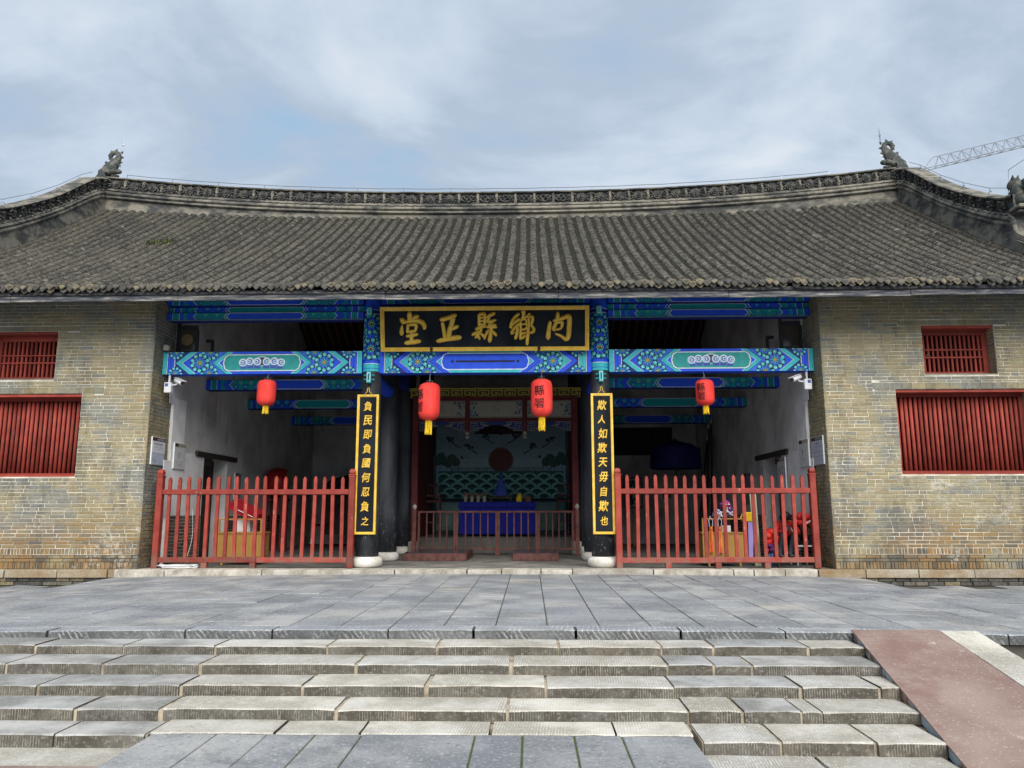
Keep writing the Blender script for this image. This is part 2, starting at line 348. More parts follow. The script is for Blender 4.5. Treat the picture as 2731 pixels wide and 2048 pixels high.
    # cloth, metal, etc
    m = NT('lantern_cloth', .7, .25); c = m.mix(m.rng(m.noise(9, m.map(m.pos(), (1,1,.25)), 4), .3, .7), (.70,.040,.034), (.82,.065,.052)); m.color(c)
    m.b.inputs['Subsurface Weight'].default_value = .0; m.bump(m.noise(16, m.map(m.pos(), (1,1,.2)), 3), .25, .01); MAT['lantern'] = m.mat
    MAT['fringe'] = simple('yellow_fringe', (.78,.52,.02), .8, .35, 50, .4)
    MAT['ink'] = simple('ink', (.012,.012,.014), .8, .2, 8, 0)
    MAT['darkwood'] = simple('dark_wood', (.045,.033,.028), .75, .4, 7, .3)
    MAT['brownwood'] = simple('brown_paint', (.15,.058,.05), .7, .35, 8, .3)
    MAT['maroon'] = simple('maroon_paint', (.125,.018,.022), .65, .35, 6, .2)
    m = NT('oak', .55, .35); v = m.map(m.pos(), (7, 7, .9)); m.color(m.mix(m.noise(4, v, 5, .6), (.33,.165,.035), (.50,.29,.075))); MAT['oak'] = m.mat
    MAT['white_metal'] = simple('white_metal', (.72,.73,.75), .45, .05, 4, 0)
    MAT['dark_metal'] = simple('dark_metal', (.03,.033,.04), .5, .2, 4, .1)
    MAT['steel'] = simple('steel', (.33,.35,.38), .4, .15, 6, .1, .8)
    MAT['crane'] = simple('crane_steel', (.29,.32,.37), .6, .1, 1, 0)
    m = NT('glass_panel', .08, .6); m.color((.03,.02,.04)); MAT['darkglass'] = m.mat
    m = NT('smoked_glass', .12, .6); m.color(m.mix(m.noise(2), (.045,.04,.035), (.09,.075,.055))); MAT['smoked'] = m.mat
    m = NT('blue_cloth', .85, .2); m.color(m.mix(m.noise(6, m.map(m.pos(), (1,1,.2)), 4), (.008,.012,.16), (.018,.026,.30))); MAT['bluecloth'] = m.mat
    MAT['moss'] = simple('moss', (.09,.12,.025), .95, .4, 30, .5)
mk_materials()
# ================================================================== ground, platform, steps, path
def sag(x): return -0.0012*x*x
def stone_block(name, x0, x1, y0, y1, z0, z1, mat, parent, ch=0.012, jit=0.006, sg=False, nx=1, wob=0.0, face=None):
    """one hewn stone: chamfered block, its long edges slightly uneven"""
    mb = MB()
    if nx <= 1 and wob == 0:
        mb.box(x0, x1, y0, y1, z0, z1, ch)
        a, b, c = (rng.uniform(-jit, jit) for _ in range(3))
        cxm, cym = (x0+x1)/2, (y0+y1)/2
        mb.xform(lambda p: (p[0], p[1], p[2] + (a*(p[0]-cxm)/(max(.1, x1-x0)) + b*(p[1]-cym)/max(.1, y1-y0) + c*.5 if p[2] > (z0+z1)/2 else 0) + (sag(p[0]) if sg else 0)))
    else:
        secs = []; seed = rng.uniform(0, 99)
        for i in range(nx+1):
            t = i/nx; x = lerp(x0, x1, t); e = rng.choice((.006, .007, .008, .010)) if 0 < i < nx else 0.014
            w = lambda k: wob*mnoise.noise(Vector((x*2.3+seed, k*7.1, seed*.3)))
            xe = x + (0 if 0 < i < nx else (rng.uniform(.0, .012) * (1 if i == 0 else -1)))
            ya = y0 + w(1)*.8 + (e-.010)*.6; zt = z1 + w(2)*.45 - (e-.010)*.3; zb = z0
            secs.append([(xe, ya, zb), (xe, ya+w(3)*.6, lerp(zb, zt, .5)), (xe, ya, zt-e), (xe, ya+e, zt), (xe, lerp(y0, y1, .5), zt+w(4)*.4), (xe, y1, zt), (xe, y1, zb)])
        mb.grid([list(r) for r in secs])
        n = len(secs[0]); L = len(mb.v)
        mb.f.append(list(range(n-1, -1, -1))); mb.f.append(list(range(L-n, L))); mb.m += [0, 0]; mb.c += [(1,1,1)]*2
        if sg: mb.xform(lambda p: (p[0], p[1], p[2] + sag(p[0])))
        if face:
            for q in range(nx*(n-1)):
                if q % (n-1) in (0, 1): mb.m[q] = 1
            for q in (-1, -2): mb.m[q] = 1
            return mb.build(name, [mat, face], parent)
    return mb.build(name, mat, parent)

ground = MB().box(-900, 900, -700, 1400, -1.0, -0.56).build('ground', MAT['ground'], kind='structure')
PL_X, PL_Y = 7.2, -7.02
# --- platform in front of the hall
pm = MB()
rows = []
for j in range(2):
    rows.append([(x, (PL_Y+.03, 0.4)[j], -0.012+sag(x)) for x in [lerp(-PL_X, PL_X, i/24) for i in range(25)]])
pm.grid(rows)
pm.box(-PL_X+.01, PL_X-.01, PL_Y+.04, 0.3, -0.56, -0.11)
platform = pm.build('platform', MAT['joint'], kind='structure')
edge_x = [-7.19, -5.6, -4.10, -2.65, -1.74, -0.54, 0.34, 1.39, 2.46, 3.52, 4.62, 5.75, 7.19]
for a, b in zip(edge_x, edge_x[1:]):
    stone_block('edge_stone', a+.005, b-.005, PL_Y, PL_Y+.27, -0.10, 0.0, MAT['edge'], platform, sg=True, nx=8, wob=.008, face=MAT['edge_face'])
slab_w = 2*(PL_X-.03)/26
for i in range(26):
    x0 = -PL_X+.03 + i*slab_w; y = PL_Y+.285 + 0; first = rng.uniform(.35, 1.0)
    ys = [y, y+first]
    while ys[-1] < -0.75: ys.append(ys[-1]+rng.choice((.62, .75, .85, 1.0, 1.15)))
    ys[-1] = -0.012
    if ys[-1]-ys[-2] < .25: ys.pop(-2)
    for a, b in zip(ys, ys[1:]):
        stone_block('paving_slab', x0+.006, x0+slab_w-.006, a+.006, b-.006, -0.09, -0.001+rng.uniform(-.003, .003), MAT['slab'], platform, ch=.006, jit=.004, sg=True)
# --- low terrace at either side of the platform
for s in (-1, 1):
    t = MB().box(s*(PL_X+.004), s*16, PL_Y, 0.4, -0.56, -0.235).build('terrace', MAT['joint'], kind='structure')
    for i in range(6):
        for j in range(8):
            x0 = PL_X+.01+i*.62; y0 = -6.6+j*.82+(.3 if i % 2 else 0)
            if y0+.8 > .0: continue
            stone_block('paving_slab', s*x0, s*(x0+.612), y0, y0+.812, -0.25, -0.215+rng.uniform(-.003, .003), MAT['slab'], t, ch=.006, jit=.004)
# --- steps
steps = MB().box(-7.0, 5.0, -8.9, PL_Y+.03, -0.56, -0.46).build('steps', MAT['sand'], kind='structure')
st = [( -.090, -7.44, -7.02, [-6.9, -5.4, -3.95, -3.07, -2.16, -1.06, 0.02, 1.19, 2.19, 2.68, 3.60, 4.14]),
      ( -.172, -7.91, -7.44, [-6.9, -5.2, -3.91, -3.01, -2.10, -0.68, 0.75, 2.16, 2.58, 2.92, 4.09]),
      ( -.264, -8.36, -7.91, [-6.9, -5.6, -4.4, -3.31, -2.43, -2.08, -1.02, 0.03, 1.06, 2.13, 3.19, 3.85, 4.06]),
      ( -.350, -8.80, -8.36, [-6.9, -5.2, -3.9, -2.73, -2.03, -0.62, 0.74, 2.16, 2.58, 3.04, 3.20, 3.98])]
for k, (z, ya, yb, xs) in enumerate(st):
    MB().box(xs[0], 4.0, ya+.02, yb+.12, -0.56, z-.014).build('step_bed', MAT['sand'], steps)
    for a, b in zip(xs, xs[1:]):
        g = .005 if rng.random() < .65 else .016
        grey = a < -2.3 or (2.1 < a < 3.0 and rng.random() < .5)
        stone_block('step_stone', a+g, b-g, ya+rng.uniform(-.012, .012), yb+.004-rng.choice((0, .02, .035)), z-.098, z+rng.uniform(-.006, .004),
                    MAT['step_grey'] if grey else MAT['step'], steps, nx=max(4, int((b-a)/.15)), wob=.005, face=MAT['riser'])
# fifth course: its middle stones meet the path, its ends stand free
for xs, yf in (([-6.9, -5.3, -3.9, -2.64, -1.95], -9.18), ([-1.94, -1.0, -.35, .62, 1.55, 2.13], -9.155), ([2.16, 2.72, 3.39, 3.90], -9.30)):
    if xs[0] != -1.94: MB().box(xs[0], xs[-1], yf+.03, -8.7, -0.56, -.45).build('step_bed', MAT['sand'], steps)
    for a, b in zip(xs, xs[1:]):
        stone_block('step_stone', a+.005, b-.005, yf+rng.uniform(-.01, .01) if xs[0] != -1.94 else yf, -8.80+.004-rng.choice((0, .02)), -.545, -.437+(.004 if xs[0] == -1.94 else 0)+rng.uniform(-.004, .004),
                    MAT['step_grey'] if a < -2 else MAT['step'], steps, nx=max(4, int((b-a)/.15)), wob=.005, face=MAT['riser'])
# lowest tread, only its back shows
for xs in ([-6.9, -5.0, -3.4, -1.92], [2.12, 2.95, 3.86]):
    for a, b in zip(xs, xs[1:]):
        stone_block('step_stone', a+.008, b-.008, -9.62, -9.15, -.60, -.535+rng.uniform(-.004, .004), MAT['step'], steps, nx=6, wob=.01)
# --- raised path in the middle
path = MB().box(-1.90, 2.10, -14.95, -9.17, -0.56, -0.452).build('path', MAT['moss'], kind='structure')
px = [-1.91, -1.42, -1.04, -0.68, -0.33, 0.51, 0.86, 1.24, 1.59, 2.11]
for i, (a, b) in enumerate(zip(px, px[1:])):
    ys = [-9.165]
    while ys[-1] > -14.6: ys.append(ys[-1]-rng.uniform(.9, 1.4))
    ys[-1] = -14.95
    for q, p in zip(ys, ys[1:]):
        stone_block('paving_slab', a+.007, b-.007, p+.006, q-.006, -0.53, -0.436+rng.uniform(-.003, .003), MAT['slab'], path, ch=.006, jit=.004)
# --- painted ramp laid over the steps, sloping stone beside it
def ramp_poly(xl0, xr0, xl1, xr1, y0, z0, y1, z1, th):
    v = [(xl0,y0,z0),(xr0,y0,z0),(xr1,y1,z1),(xl1,y1,z1)]; w = [(x,y,z-th) for x,y,z in v]
    return MB().add(v+w, [(0,3,2,1),(4,5,6,7),(0,1,5,4),(1,2,6,5),(2,3,7,6),(3,0,4,7)])
rp = thing('ramp', (4.6, -8.4, -.56), 'worn dusty red painted ramp laid over the right end of the stone steps', 'ramp')
mb = ramp_poly(4.17, 5.03, 3.76, 5.03, -7.05, .010, -10.3, -.640, .014); mb.build('ramp_plate', MAT['ramp'], rp)
sd = MB()
sd.add([(4.18,-7.08,-.006),(3.775,-10.25,-.645),(3.775,-10.25,-.72),(4.18,-7.08,-.10),(4.21,-7.08,-.006),(3.805,-10.25,-.645),(3.805,-10.25,-.72),(4.21,-7.08,-.10)], [(0,1,2,3),(7,6,5,4),(0,4,5,1),(3,2,6,7)])
sd.build('side_plate', MAT['rampside'], rp)
ss = thing('sloping_stone', (5.2, -8.2, -.56), 'pale sloping border stone beside the dusty red ramp', 'stone')
yy = [-7.04, -7.62, -8.9, -10.3]
for (a, b) in zip(yy, yy[1:]):
    f = lambda y: (y+7.04)*.198
    ramp_poly(5.055, 5.42, 5.055, 5.42, a-.006, f(a), b+.006, f(b), .30).build('border_slab', MAT['step'], ss)
# flat red mats on the low ground at the near left and right
for i, (x0, x1, y0, y1, lab) in enumerate([(-2.75, -1.99, -11.2, -9.62, 'dusty red mat lying left of the stone path below the steps'), (2.16, 2.70, -11.2, -9.80, 'dusty red mat lying right of the stone path below the steps')]):
    MB().box(x0, x1, y0, y1, -.558, -.525, .006).build('floor_mat', MAT['ramp'], label=lab, cat='mat')
# ================================================================== the hall
hall = thing('hall', (0, 6, 0), 'old grey tiled timber hall with tan brick ends and blue painted beams', 'building')
EX = 11.6                                   # half length of the roof between the sloping ridges
E_Y, E_Z, R_Y = -0.97, 5.47, 6.05
def rise(X): return 0.38*min(1.15, abs(X)/EX)**2.2
def roofz(X, Y):
    t = max(0.0, Y-E_Y)
    return E_Z + .5*t + .01258*t*t + rise(X)*(t/7.02)**.8
def slope(X, Y): return math.atan2(roofz(X, Y+.02)-roofz(X, Y-.02 if Y > E_Y+.02 else Y), .04 if Y > E_Y+.02 else .02)
# roof body: boarded deck front and back, with thickness
mb = MB(); xs = [lerp(-12.05, 12.05, i/40) for i in range(41)]; ys = [lerp(E_Y+.03, 6.25, i/14) for i in range(15)]
mb.grid([[(x, y, roofz(x, y)-.015) for x in xs] for y in ys], 0)
mb.grid([[(x, y, roofz(x, y)-.13) for x in reversed(xs)] for y in ys], 1)
yb = [lerp(6.25, 13.6, i/8) for i in range(9)]
mb.grid([[(x, y, roofz(x, 12.5-y)-.015 if 12.5-y > E_Y else roofz(x, E_Y)) for x in xs] for y in yb], 0)
mb.grid([[(x, y, (roofz(x, 12.5-y) if 12.5-y > E_Y else roofz(x, E_Y))-.13) for x in reversed(xs)] for y in yb], 1)
roof = mb.build('roof', [MAT['pan'], MAT['darkwood']], hall)

# ---- tiles: local frame X across, Y up the slope, Z out of the slope
def cover_tile(seg=5, L=.165, jw=1.0):
    v = []; f = []
    for l, k, dh in ((0, 1.0, .018), (0, .80, -.004), (L, .92, -.020)):
        for i in range(seg+1):
            a = pi*i/seg
            v.append((-.082*k*jw*cos(a), l, .062*k*sin(a)*1.0 + dh*(sin(a)*.8+.2) + .004))
    n = seg+1
    for i in range(seg): f.append((i, i+1, 2*n+i+1, 2*n+i))
    for i in range(seg): f.append((n+i, n+i+1, i+1, i))
    return v, f
CT = cover_tile(); NSEG = 5
def add_tile(mb, v):
    b = len(mb.v); mb.v.extend(v)
    for k, f in enumerate(CT[1]): mb.f.append([i+b for i in f]); mb.m.append(0 if k < NSEG else 1); mb.c.append((1,1,1))
def pan_tile(seg=3, L=.18):
    v = []; f = []; n = seg+1
    for l, d in ((0, .012), (0, 0), (L, .002)):
        for i in range(n):
            a = -1+2*i/seg; v.append((.085*a, l, .030*a*a+d))
    for i in range(seg): f.append((i, i+1, 2*n+i+1, 2*n+i)); f.append((n+i, n+i+1, i+1, i))
    return v, f
PT = pan_tile()
def place(X, Y, j=0.0):
    s = slope(X, Y); tw = rng.uniform(-.05, .05)*j
    return Matrix.Translation((X, Y, roofz(X, Y) + .016*mnoise.noise(Vector((X*.35, Y*.8, 3.3))))) @ Matrix.Rotation(s, 4, 'X') @ Matrix.Rotation(tw, 4, 'Z') @ Matrix.Rotation(rng.uniform(-.03, .03)*j, 4, 'X') @ Matrix.Scale(1+rng.uniform(-.05, .05)*j, 4)
SP = .262; NR = 44
tile_meshes = []
for q in range(4):
    v, f = cover_tile(jw=1+.04*(q-1.5)); tm = MB(); add_tile(tm, v); tile_meshes.append(tm.mesh('cover_tile', [MAT['tile'], MAT['lip']]))
big = MB(); pan = MB(); patch = MB()
for i in range(-NR, NR+1):
    X0 = i*SP; off = rng.uniform(0, .08); ph = rng.uniform(0, 6)
    Y = E_Y - .02; k = 0
    if abs(X0) > EX-.02: continue
    while Y < R_Y-.02:
        X = X0 + .006*sin(Y*.9+ph) + rng.uniform(-.006, .006)
        if k < 3 and abs(X0) < 10.5:
            Mx = place(X, Y, .7)
            o = obj('cover_tile', rng.choice(tile_meshes), roof); o.matrix_local = Mx
        else:
            Mx = place(X, Y, 1.0); b = len(big.v)
            add_tile(big, [tuple(Mx @ Vector(p)) for p in CT[0]])
        Y += .098*cos(slope(X, Y))*rng.uniform(.85, 1.15); k += 1
    Xp = X0 + SP/2
    if abs(Xp) > EX: continue
    Y = E_Y - .03
    while Y < R_Y-.03:
        Mx = place(Xp + rng.uniform(-.004, .004), Y, .8)
        pan.add([tuple(Mx @ Vector(p)) for p in PT[0]], PT[1]); Y += .125*cos(slope(Xp, Y))
big.build('cover_tiles', [MAT['tile'], MAT['lip']], roof, kind='stuff'); pan.build('pan_tiles', MAT['pan'], roof, kind='stuff')
# eave ends: three overlapping tongues
def tongue(w, h, th=.018):
    pts = [(-w, .010), (-w*.86, -h*.30), (-w*.48, -h*.66), (-w*.1, -h*.97), (0, -h), (w*.1, -h*.97), (w*.48, -h*.66), (w*.86, -h*.30), (w, .010), (w*.55, .030), (0, .040), (-w*.55, .030)]
    mb = MB(); mb.prism([(p[0], p[1]) for p in pts], lambda u, v_, h_: (u, -h_, v_), 0, th)
    inner = [(p[0]*.66, p[1]*.62-.012) for p in pts]
    mb.prism(inner, lambda u, v_, h_: (u, -h_, v_), th, th+.006)
    return mb.mesh('drip_tile', MAT['drip'])
tg_a, tg_b, tg_c = tongue(.083, .082), tongue(.080, .095), tongue(.086, .075)
for i in range(-39, 40):
    X = i*SP
    for me, dx, dy, dz in ((tg_a, 0, -.035, .058), (tg_b, SP/2, -.020, .030), (tg_c, 0, .012, -.006)):
        if rng.random() < .02: continue
        Xq = X + dx + rng.uniform(-.008, .008)
        o = obj('drip_tile', me, roof, loc=(Xq, E_Y+dy+rng.uniform(-.006, .006), E_Z+dz+rng.uniform(-.008, .008)), rot=(RAD(rng.uniform(-16, -2)), RAD(rng.uniform(-6, 6)), RAD(rng.uniform(-6, 6))))
# bits of lime repair on the right, a tuft of weed on the left
for X, Y, l in ((8.1, 2.75, .62), (7.6, 3.35, .4), (10.2, 3.2, .3), (6.9, 5.75, .25), (8.6, 5.7, .25)):
    X = round(X/SP)*SP
    for q in range(4):
        Mx = place(X, Y+l*q/4, 1.0) @ Matrix.Diagonal((1.04, 1.3, 1.08, 1))
        patch.add([tuple(Mx @ Vector(p)) for p in CT[0]], CT[1])
patch.build('lime_patch', MAT['ridge'], roof, True, kind='stuff')
wd = MB()
for k in range(60):
    Mx = place(-8.35+rng.uniform(-.3, .35), 3.0+rng.uniform(-.15, .25), 0)
    c = Mx @ Vector((0, 0, .05)); a = rng.uniform(0, 6.3); l = rng.uniform(.05, .13)
    d = Vector((cos(a)*l, sin(a)*l*.6, l*.9)); s_ = Vector((-sin(a), cos(a), 0))*.014
    wd.add([tuple(c-s_), tuple(c+s_), tuple(c+d*.6+s_*1.3), tuple(c+d), tuple(c+d*.6-s_*1.3)], [(0,1,2,3,4)])
wd.build('weed', MAT['moss'], roof, kind='stuff')

# ---- eave board
eb = MB()
fx = [-12.0, -9.2, -5.9, -1.85, 1.5, 4.75, 8.2, 12.0]
for a, b in zip(fx, fx[1:]):
    dz = rng.uniform(-.012, .012)
    MB().box(a+.003, b-.003, -.905+rng.uniform(-.008, .008), -.865, 5.235+dz, 5.44, .006).build('eave_board', MAT['eave'], hall)
MB().box(-12, 12, -.86, -.80, 5.30, 5.46).build('eave_batten', MAT['darkwood'], hall)
# underside rafters over the porch
for i in range(-26, 27):
    X = i*.262
    MB().tube([(X, y, roofz(X, y)-.19) for y in (-.78, 0.2, 1.2, 2.6)], .045, 6).build('rafter', MAT['darkwood'], hall)

# ---- main ridge
def ridge_base(X): return 9.60 + rise(X)*.95 - .05
def ridge_top(X): return 10.44 + .615*(min(1.0, abs(X)/11.6))**2.3
RX = 11.75
mb = MB(); n = 60
def sweepx(prof, mat):
    # prof(X) -> list of (y, z)
    mb.grid([prof(lerp(-RX, RX, i/n)) for i in range(n+1)], mat)
def P(fn): return lambda X: [(X, y, z) for y, z in fn(X)]
RYF = 6.02
sweepx(P(lambda X: [(RYF+.03, ridge_base(X)-.2), (RYF+.03, ridge_top(X)-.70)]), 0)
def roll(X, z0, z1, d): return [(RYF+.03, z0), (RYF+.03-d, z0+.006), (RYF-.012-d, lerp(z0, z1, .35)), (RYF-.012-d, lerp(z0, z1, .7)), (RYF+.01-d, z1-.004), (RYF+.05, z1)]
sweepx(P(lambda X: roll(X, ridge_top(X)-.70, ridge_top(X)-.605, .035)), 0)
sweepx(P(lambda X: roll(X, ridge_top(X)-.595, ridge_top(X)-.485, .05)), 0)
sweepx(P(lambda X: [(RYF+.0, ridge_top(X)-.485), (RYF+.0, ridge_top(X)-.375), (RYF+.06, ridge_top(X)-.37)]), 0)
sweepx(P(lambda X: [(RYF+.06, ridge_top(X)-.375), (RYF+.06, ridge_top(X)-.05)]), 1)
sweepx(P(lambda X: [(RYF+.06, ridge_top(X)-.055), (RYF-.02, ridge_top(X)-.05), (RYF-.03, ridge_top(X)-.025), (RYF+.0, ridge_top(X)), (RYF+.40, ridge_top(X)), (RYF+.44, ridge_top(X)-.05), (RYF+.44, ridge_base(X)-.3)]), 0)
ridge = mb.build('main_ridge', [MAT['ridge'], MAT['clay']], hall)
# scalloped tile course
for s in range(44):
    x0 = -RX + .01 + s*(2*RX/44); w = 2*RX/44
    pts = []
    for k in range(9):
        X = x0 + w*k/8
        pts.append((X, RYF-.012, ridge_top(X)-.425-.016*abs(sin(pi*k/4))))
    MB().tube(pts, .017, 5).build('scallop_course', MAT['ridge'], ridge)
# carved blocks
def rosette(kind):
    mb = MB()
    F = lambda u, v, h: (u, -h, v)
    circ = lambda cx_, cz, r, n=10: [(cx_+r*cos(2*pi*i/n), cz+r*sin(2*pi*i/n)) for i in range(n)]
    if kind == 0:
        for i in range(10):
            a = 2*pi*i/10; mb.prism(circ(.105*cos(a), .105*sin(a), .035, 7), F, 0, .045)
        for i in range(7):
            a = 2*pi*i/7+.3; mb.prism(circ(.06*cos(a), .06*sin(a), .028, 7), F, 0, .07)
        mb.prism(circ(0, 0, .03, 9), F, 0, .09)
        for sx in (-1, 1):
            for sz in (-1, 1):
                mb.tube([(sx*.15, -.02, sz*.04), (sx*.19, -.045, sz*.09), (sx*.235, -.04, sz*.12), (sx*.25, -.03, sz*.08), (sx*.225, -.03, sz*.06)], [.02,.024,.022,.018,.01], 5)
            mb.tube([(sx*.13, -.03, 0), (sx*.2, -.05, .02*sx), (sx*.25, -.03, -.02)], [.018,.024,.01], 5)
    else:
        pr = rng.uniform(0, 3)
        for q in range(3):
            mb.tube([(-.23+k*.046, -.03-.02*sin(k+q), .085*sin(k*.75+q*2.1+pr)+.02*(q-1)) for k in range(11)], [.016+.014*abs(sin(k*.9+q)) for k in range(11)], 6)
    return mb.mesh('ridge_tile', MAT['clay'], False)
ros = [rosette(0), rosette(1), rosette(1)]
bw = .552; nb = int(2*RX/bw)
post_me = MB().box(-.038, .038, -.055, .01, -.155, .155, .015).tube([(0, -.05, -.13), (.014, -.065, -.05), (-.014, -.065, .03), (.0, -.05, .12)], [.028,.034,.026,.034], 6).mesh('ridge_post', MAT['ridge'])
for i in range(nb):
    X = (i-(nb-1)/2)*bw
    ang = -math.atan2(ridge_top(X+.05)-ridge_top(X-.05), .1)
    kind = 0 if not (-3 < i-nb//2 < 4) else rng.choice((1, 2))
    obj('ridge_tile', ros[kind], ridge, loc=(X, RYF+.055, ridge_top(X)-.215), rot=(0, ang, 0))
    Xq = X+bw/2
    obj('ridge_post', post_me, ridge, loc=(Xq, RYF+.055, ridge_top(Xq)-.215), rot=(0, ang, 0))

# ---- sloping ridges at the two ends
vb = [(6.30, 10.05), (5.71, 9.72), (4.11, 8.64), (2.73, 7.75), (1.91, 7.25), (1.05, 6.75)]       # foot line (Y, z)
vt = [(6.10, 11.02), (5.35, 10.70), (3.84, 9.56), (2.39, 8.66), (1.48, 8.21), (1.05, 8.08)]      # top line
def curve(pts, n): 
    c = catmull(pts, 6); L = [0]
    for a, b in zip(c, c[1:]): L.append(L[-1]+math.dist(a, b))
    out = []
    for i in range(n+1):
        d = L[-1]*i/n; k = 0
        while k < len(L)-2 and L[k+1] < d: k += 1
        t = (d-L[k])/max(1e-9, L[k+1]-L[k]); out.append(tuple(lerp(p, q, t) for p, q in zip(c[k], c[k+1])))
    return out
NV = 30
cb, ct = curve(vb, NV), curve(vt, NV)
def sloping_ridge(s):
    mb = MB(); X0 = EX
    def sec(i, prof, m):
        pass
    def strip(fr, m):
        # fr: list of (fraction up the face, offset inward)
        rows = []
        for i in range(NV+1):
            (y0, z0), (y1, z1) = cb[i], ct[i]
            H = math.dist((y0, z0), (y1, z1))
            row = []
            for t, d in fr: row.append((s*(X0-d), lerp(y0, y1, t), lerp(z0-.06 if t == 0 else z0, z1, t)))
            rows.append(row)
        mb.grid(rows, m)
    strip([(0, .0), (.42, .0)], 0)
    strip([(.42, .0), (.425, .03), (.46, .05), (.50, .05), (.525, .0)], 0)
    strip([(.53, .0), (.535, .04), (.57, .06), (.61, .05), (.625, .02)], 0)
    strip([(.625, .02), (.67, .02), (.675, -.04)], 0)
    strip([(.675, -.04), (.93, -.04)], 1)
    strip([(.93, -.04), (.935, .03), (.965, .05), (1.0, .02), (1.0, -.40), (.93, -.44), (0, -.44)], 0)
    ob = mb.build('sloping_ridge', [MAT['ridge'], MAT['clay']], hall)
    # front end: curled plaster scroll and the lower step of the ridge
    en = MB()
    (yb0, zb0), (yt0, zt0) = cb[NV], ct[NV]
    en.add([(s*EX, yb0, zb0-.08), (s*(EX+.44), yb0, zb0-.08), (s*(EX+.44), yt0, zt0), (s*EX, yt0, zt0)], [(0,1,2,3)])
    for d in (0, .09, .17):
        pts = [(s*(EX-.05), yt0+.10-d*.1, zt0-.47-d), (s*(EX-.05), yt0-.02-d*.05, zt0-.60-d), (s*(EX-.05), yt0-.05, zt0-.85-d*.8), (s*(EX-.05), yt0-.20, zt0-1.02-d*.6), (s*(EX-.05), yt0-.55, zt0-1.22-d*.5), (s*(EX-.05), yt0-1.2, zt0-1.58-d*.5), (s*(EX-.05), yt0-1.95, zt0-1.93-d*.5)]
        en.tube(catmull(pts, 3), .04, 6)
    lw = [(1.15, 6.80), (.55, 6.43), (-.2, 6.02), (-.92, 5.62)]
    en.grid([[(s*EX, y, z-.1), (s*(EX-.01), y, z+.26), (s*(EX+.05), y, z+.32), (s*(EX+.36), y, z+.32), (s*(EX+.44), y, z-.1)] for y, z in lw])
    y, z = lw[-1]; en.add([(s*EX, y, z-.1), (s*(EX-.01), y, z+.26), (s*(EX+.36), y, z+.32), (s*(EX+.44), y, z-.1)], [(0,1,2,3)])
    en.build('ridge_end', MAT['ridge'], ob)
    # corbelled cap under the beast
    MB().box(s*(EX-.07), s*(EX+.5), yt0-.30, yt0+.10, zt0-.42, zt0-.33, .02).box(s*(EX-.04), s*(EX+.46), yt0-.22, yt0+.06, zt0-.50, zt0-.43, .02).build('ridge_cap', MAT['ridge'], ob)
    # carved leaves along it
    for i in range(14):
        t = (i+.6)/14.6*NV; k = int(t); f = t-k; k = min(k, NV-1)
        p0 = [lerp(cb[k][q], cb[k+1][q], f) for q in (0, 1)]; p1 = [lerp(ct[k][q], ct[k+1][q], f) for q in (0, 1)]
        cy, cz = lerp(p0[0], p1[0], .80), lerp(p0[1], p1[1], .80); H = math.dist(p0, p1)*.12
        tx = Vector((0, ct[k+1][0]-ct[k][0], ct[k+1][1]-ct[k][1])).normalized(); nx = Vector((0, p1[0]-p0[0], p1[1]-p0[1])).normalized()
        lf = MB(); o = Vector((s*(EX+.03), cy, cz))
        for q in range(5):
            a = q*1.25+i; c = o + tx*.09*cos(a) + nx*.085*sin(a) - Vector((s*.03, 0, 0))
            lf.tube([tuple(c), tuple(c+tx*.06*cos(a+1)+nx*.06*sin(a+1)-Vector((s*.035, 0, 0))), tuple(c+tx*.07*cos(a+2.2)+nx*.07*sin(a+2.2)+Vector((s*.01,0,0)))], [.03,.034,.012], 5)
        lf.tube([tuple(o), tuple(o-Vector((s*.06,0,0)))], [.05,.03], 7)
        lf.build('ridge_leaf', MAT['clay'], ob)
    wv = MB(); pts = []
    for i in range(NV*3+1):
        t = i/3; k = min(int(t), NV-1); f = t-k
        y = lerp(lerp(cb[k][0], ct[k][0], .645), lerp(cb[k+1][0], ct[k+1][0], .645), f); z = lerp(lerp(cb[k][1], ct[k][1], .645), lerp(cb[k+1][1], ct[k+1][1], .645), f)
        pts.append((s*(EX-.025), y, z+.02*sin(i*1.9)))
    wv.tube(pts, .02, 5).build('scallop_course', MAT['ridge'], ob)
    return ob
SR = {s: sloping_ridge(s) for s in (-1, 1)}
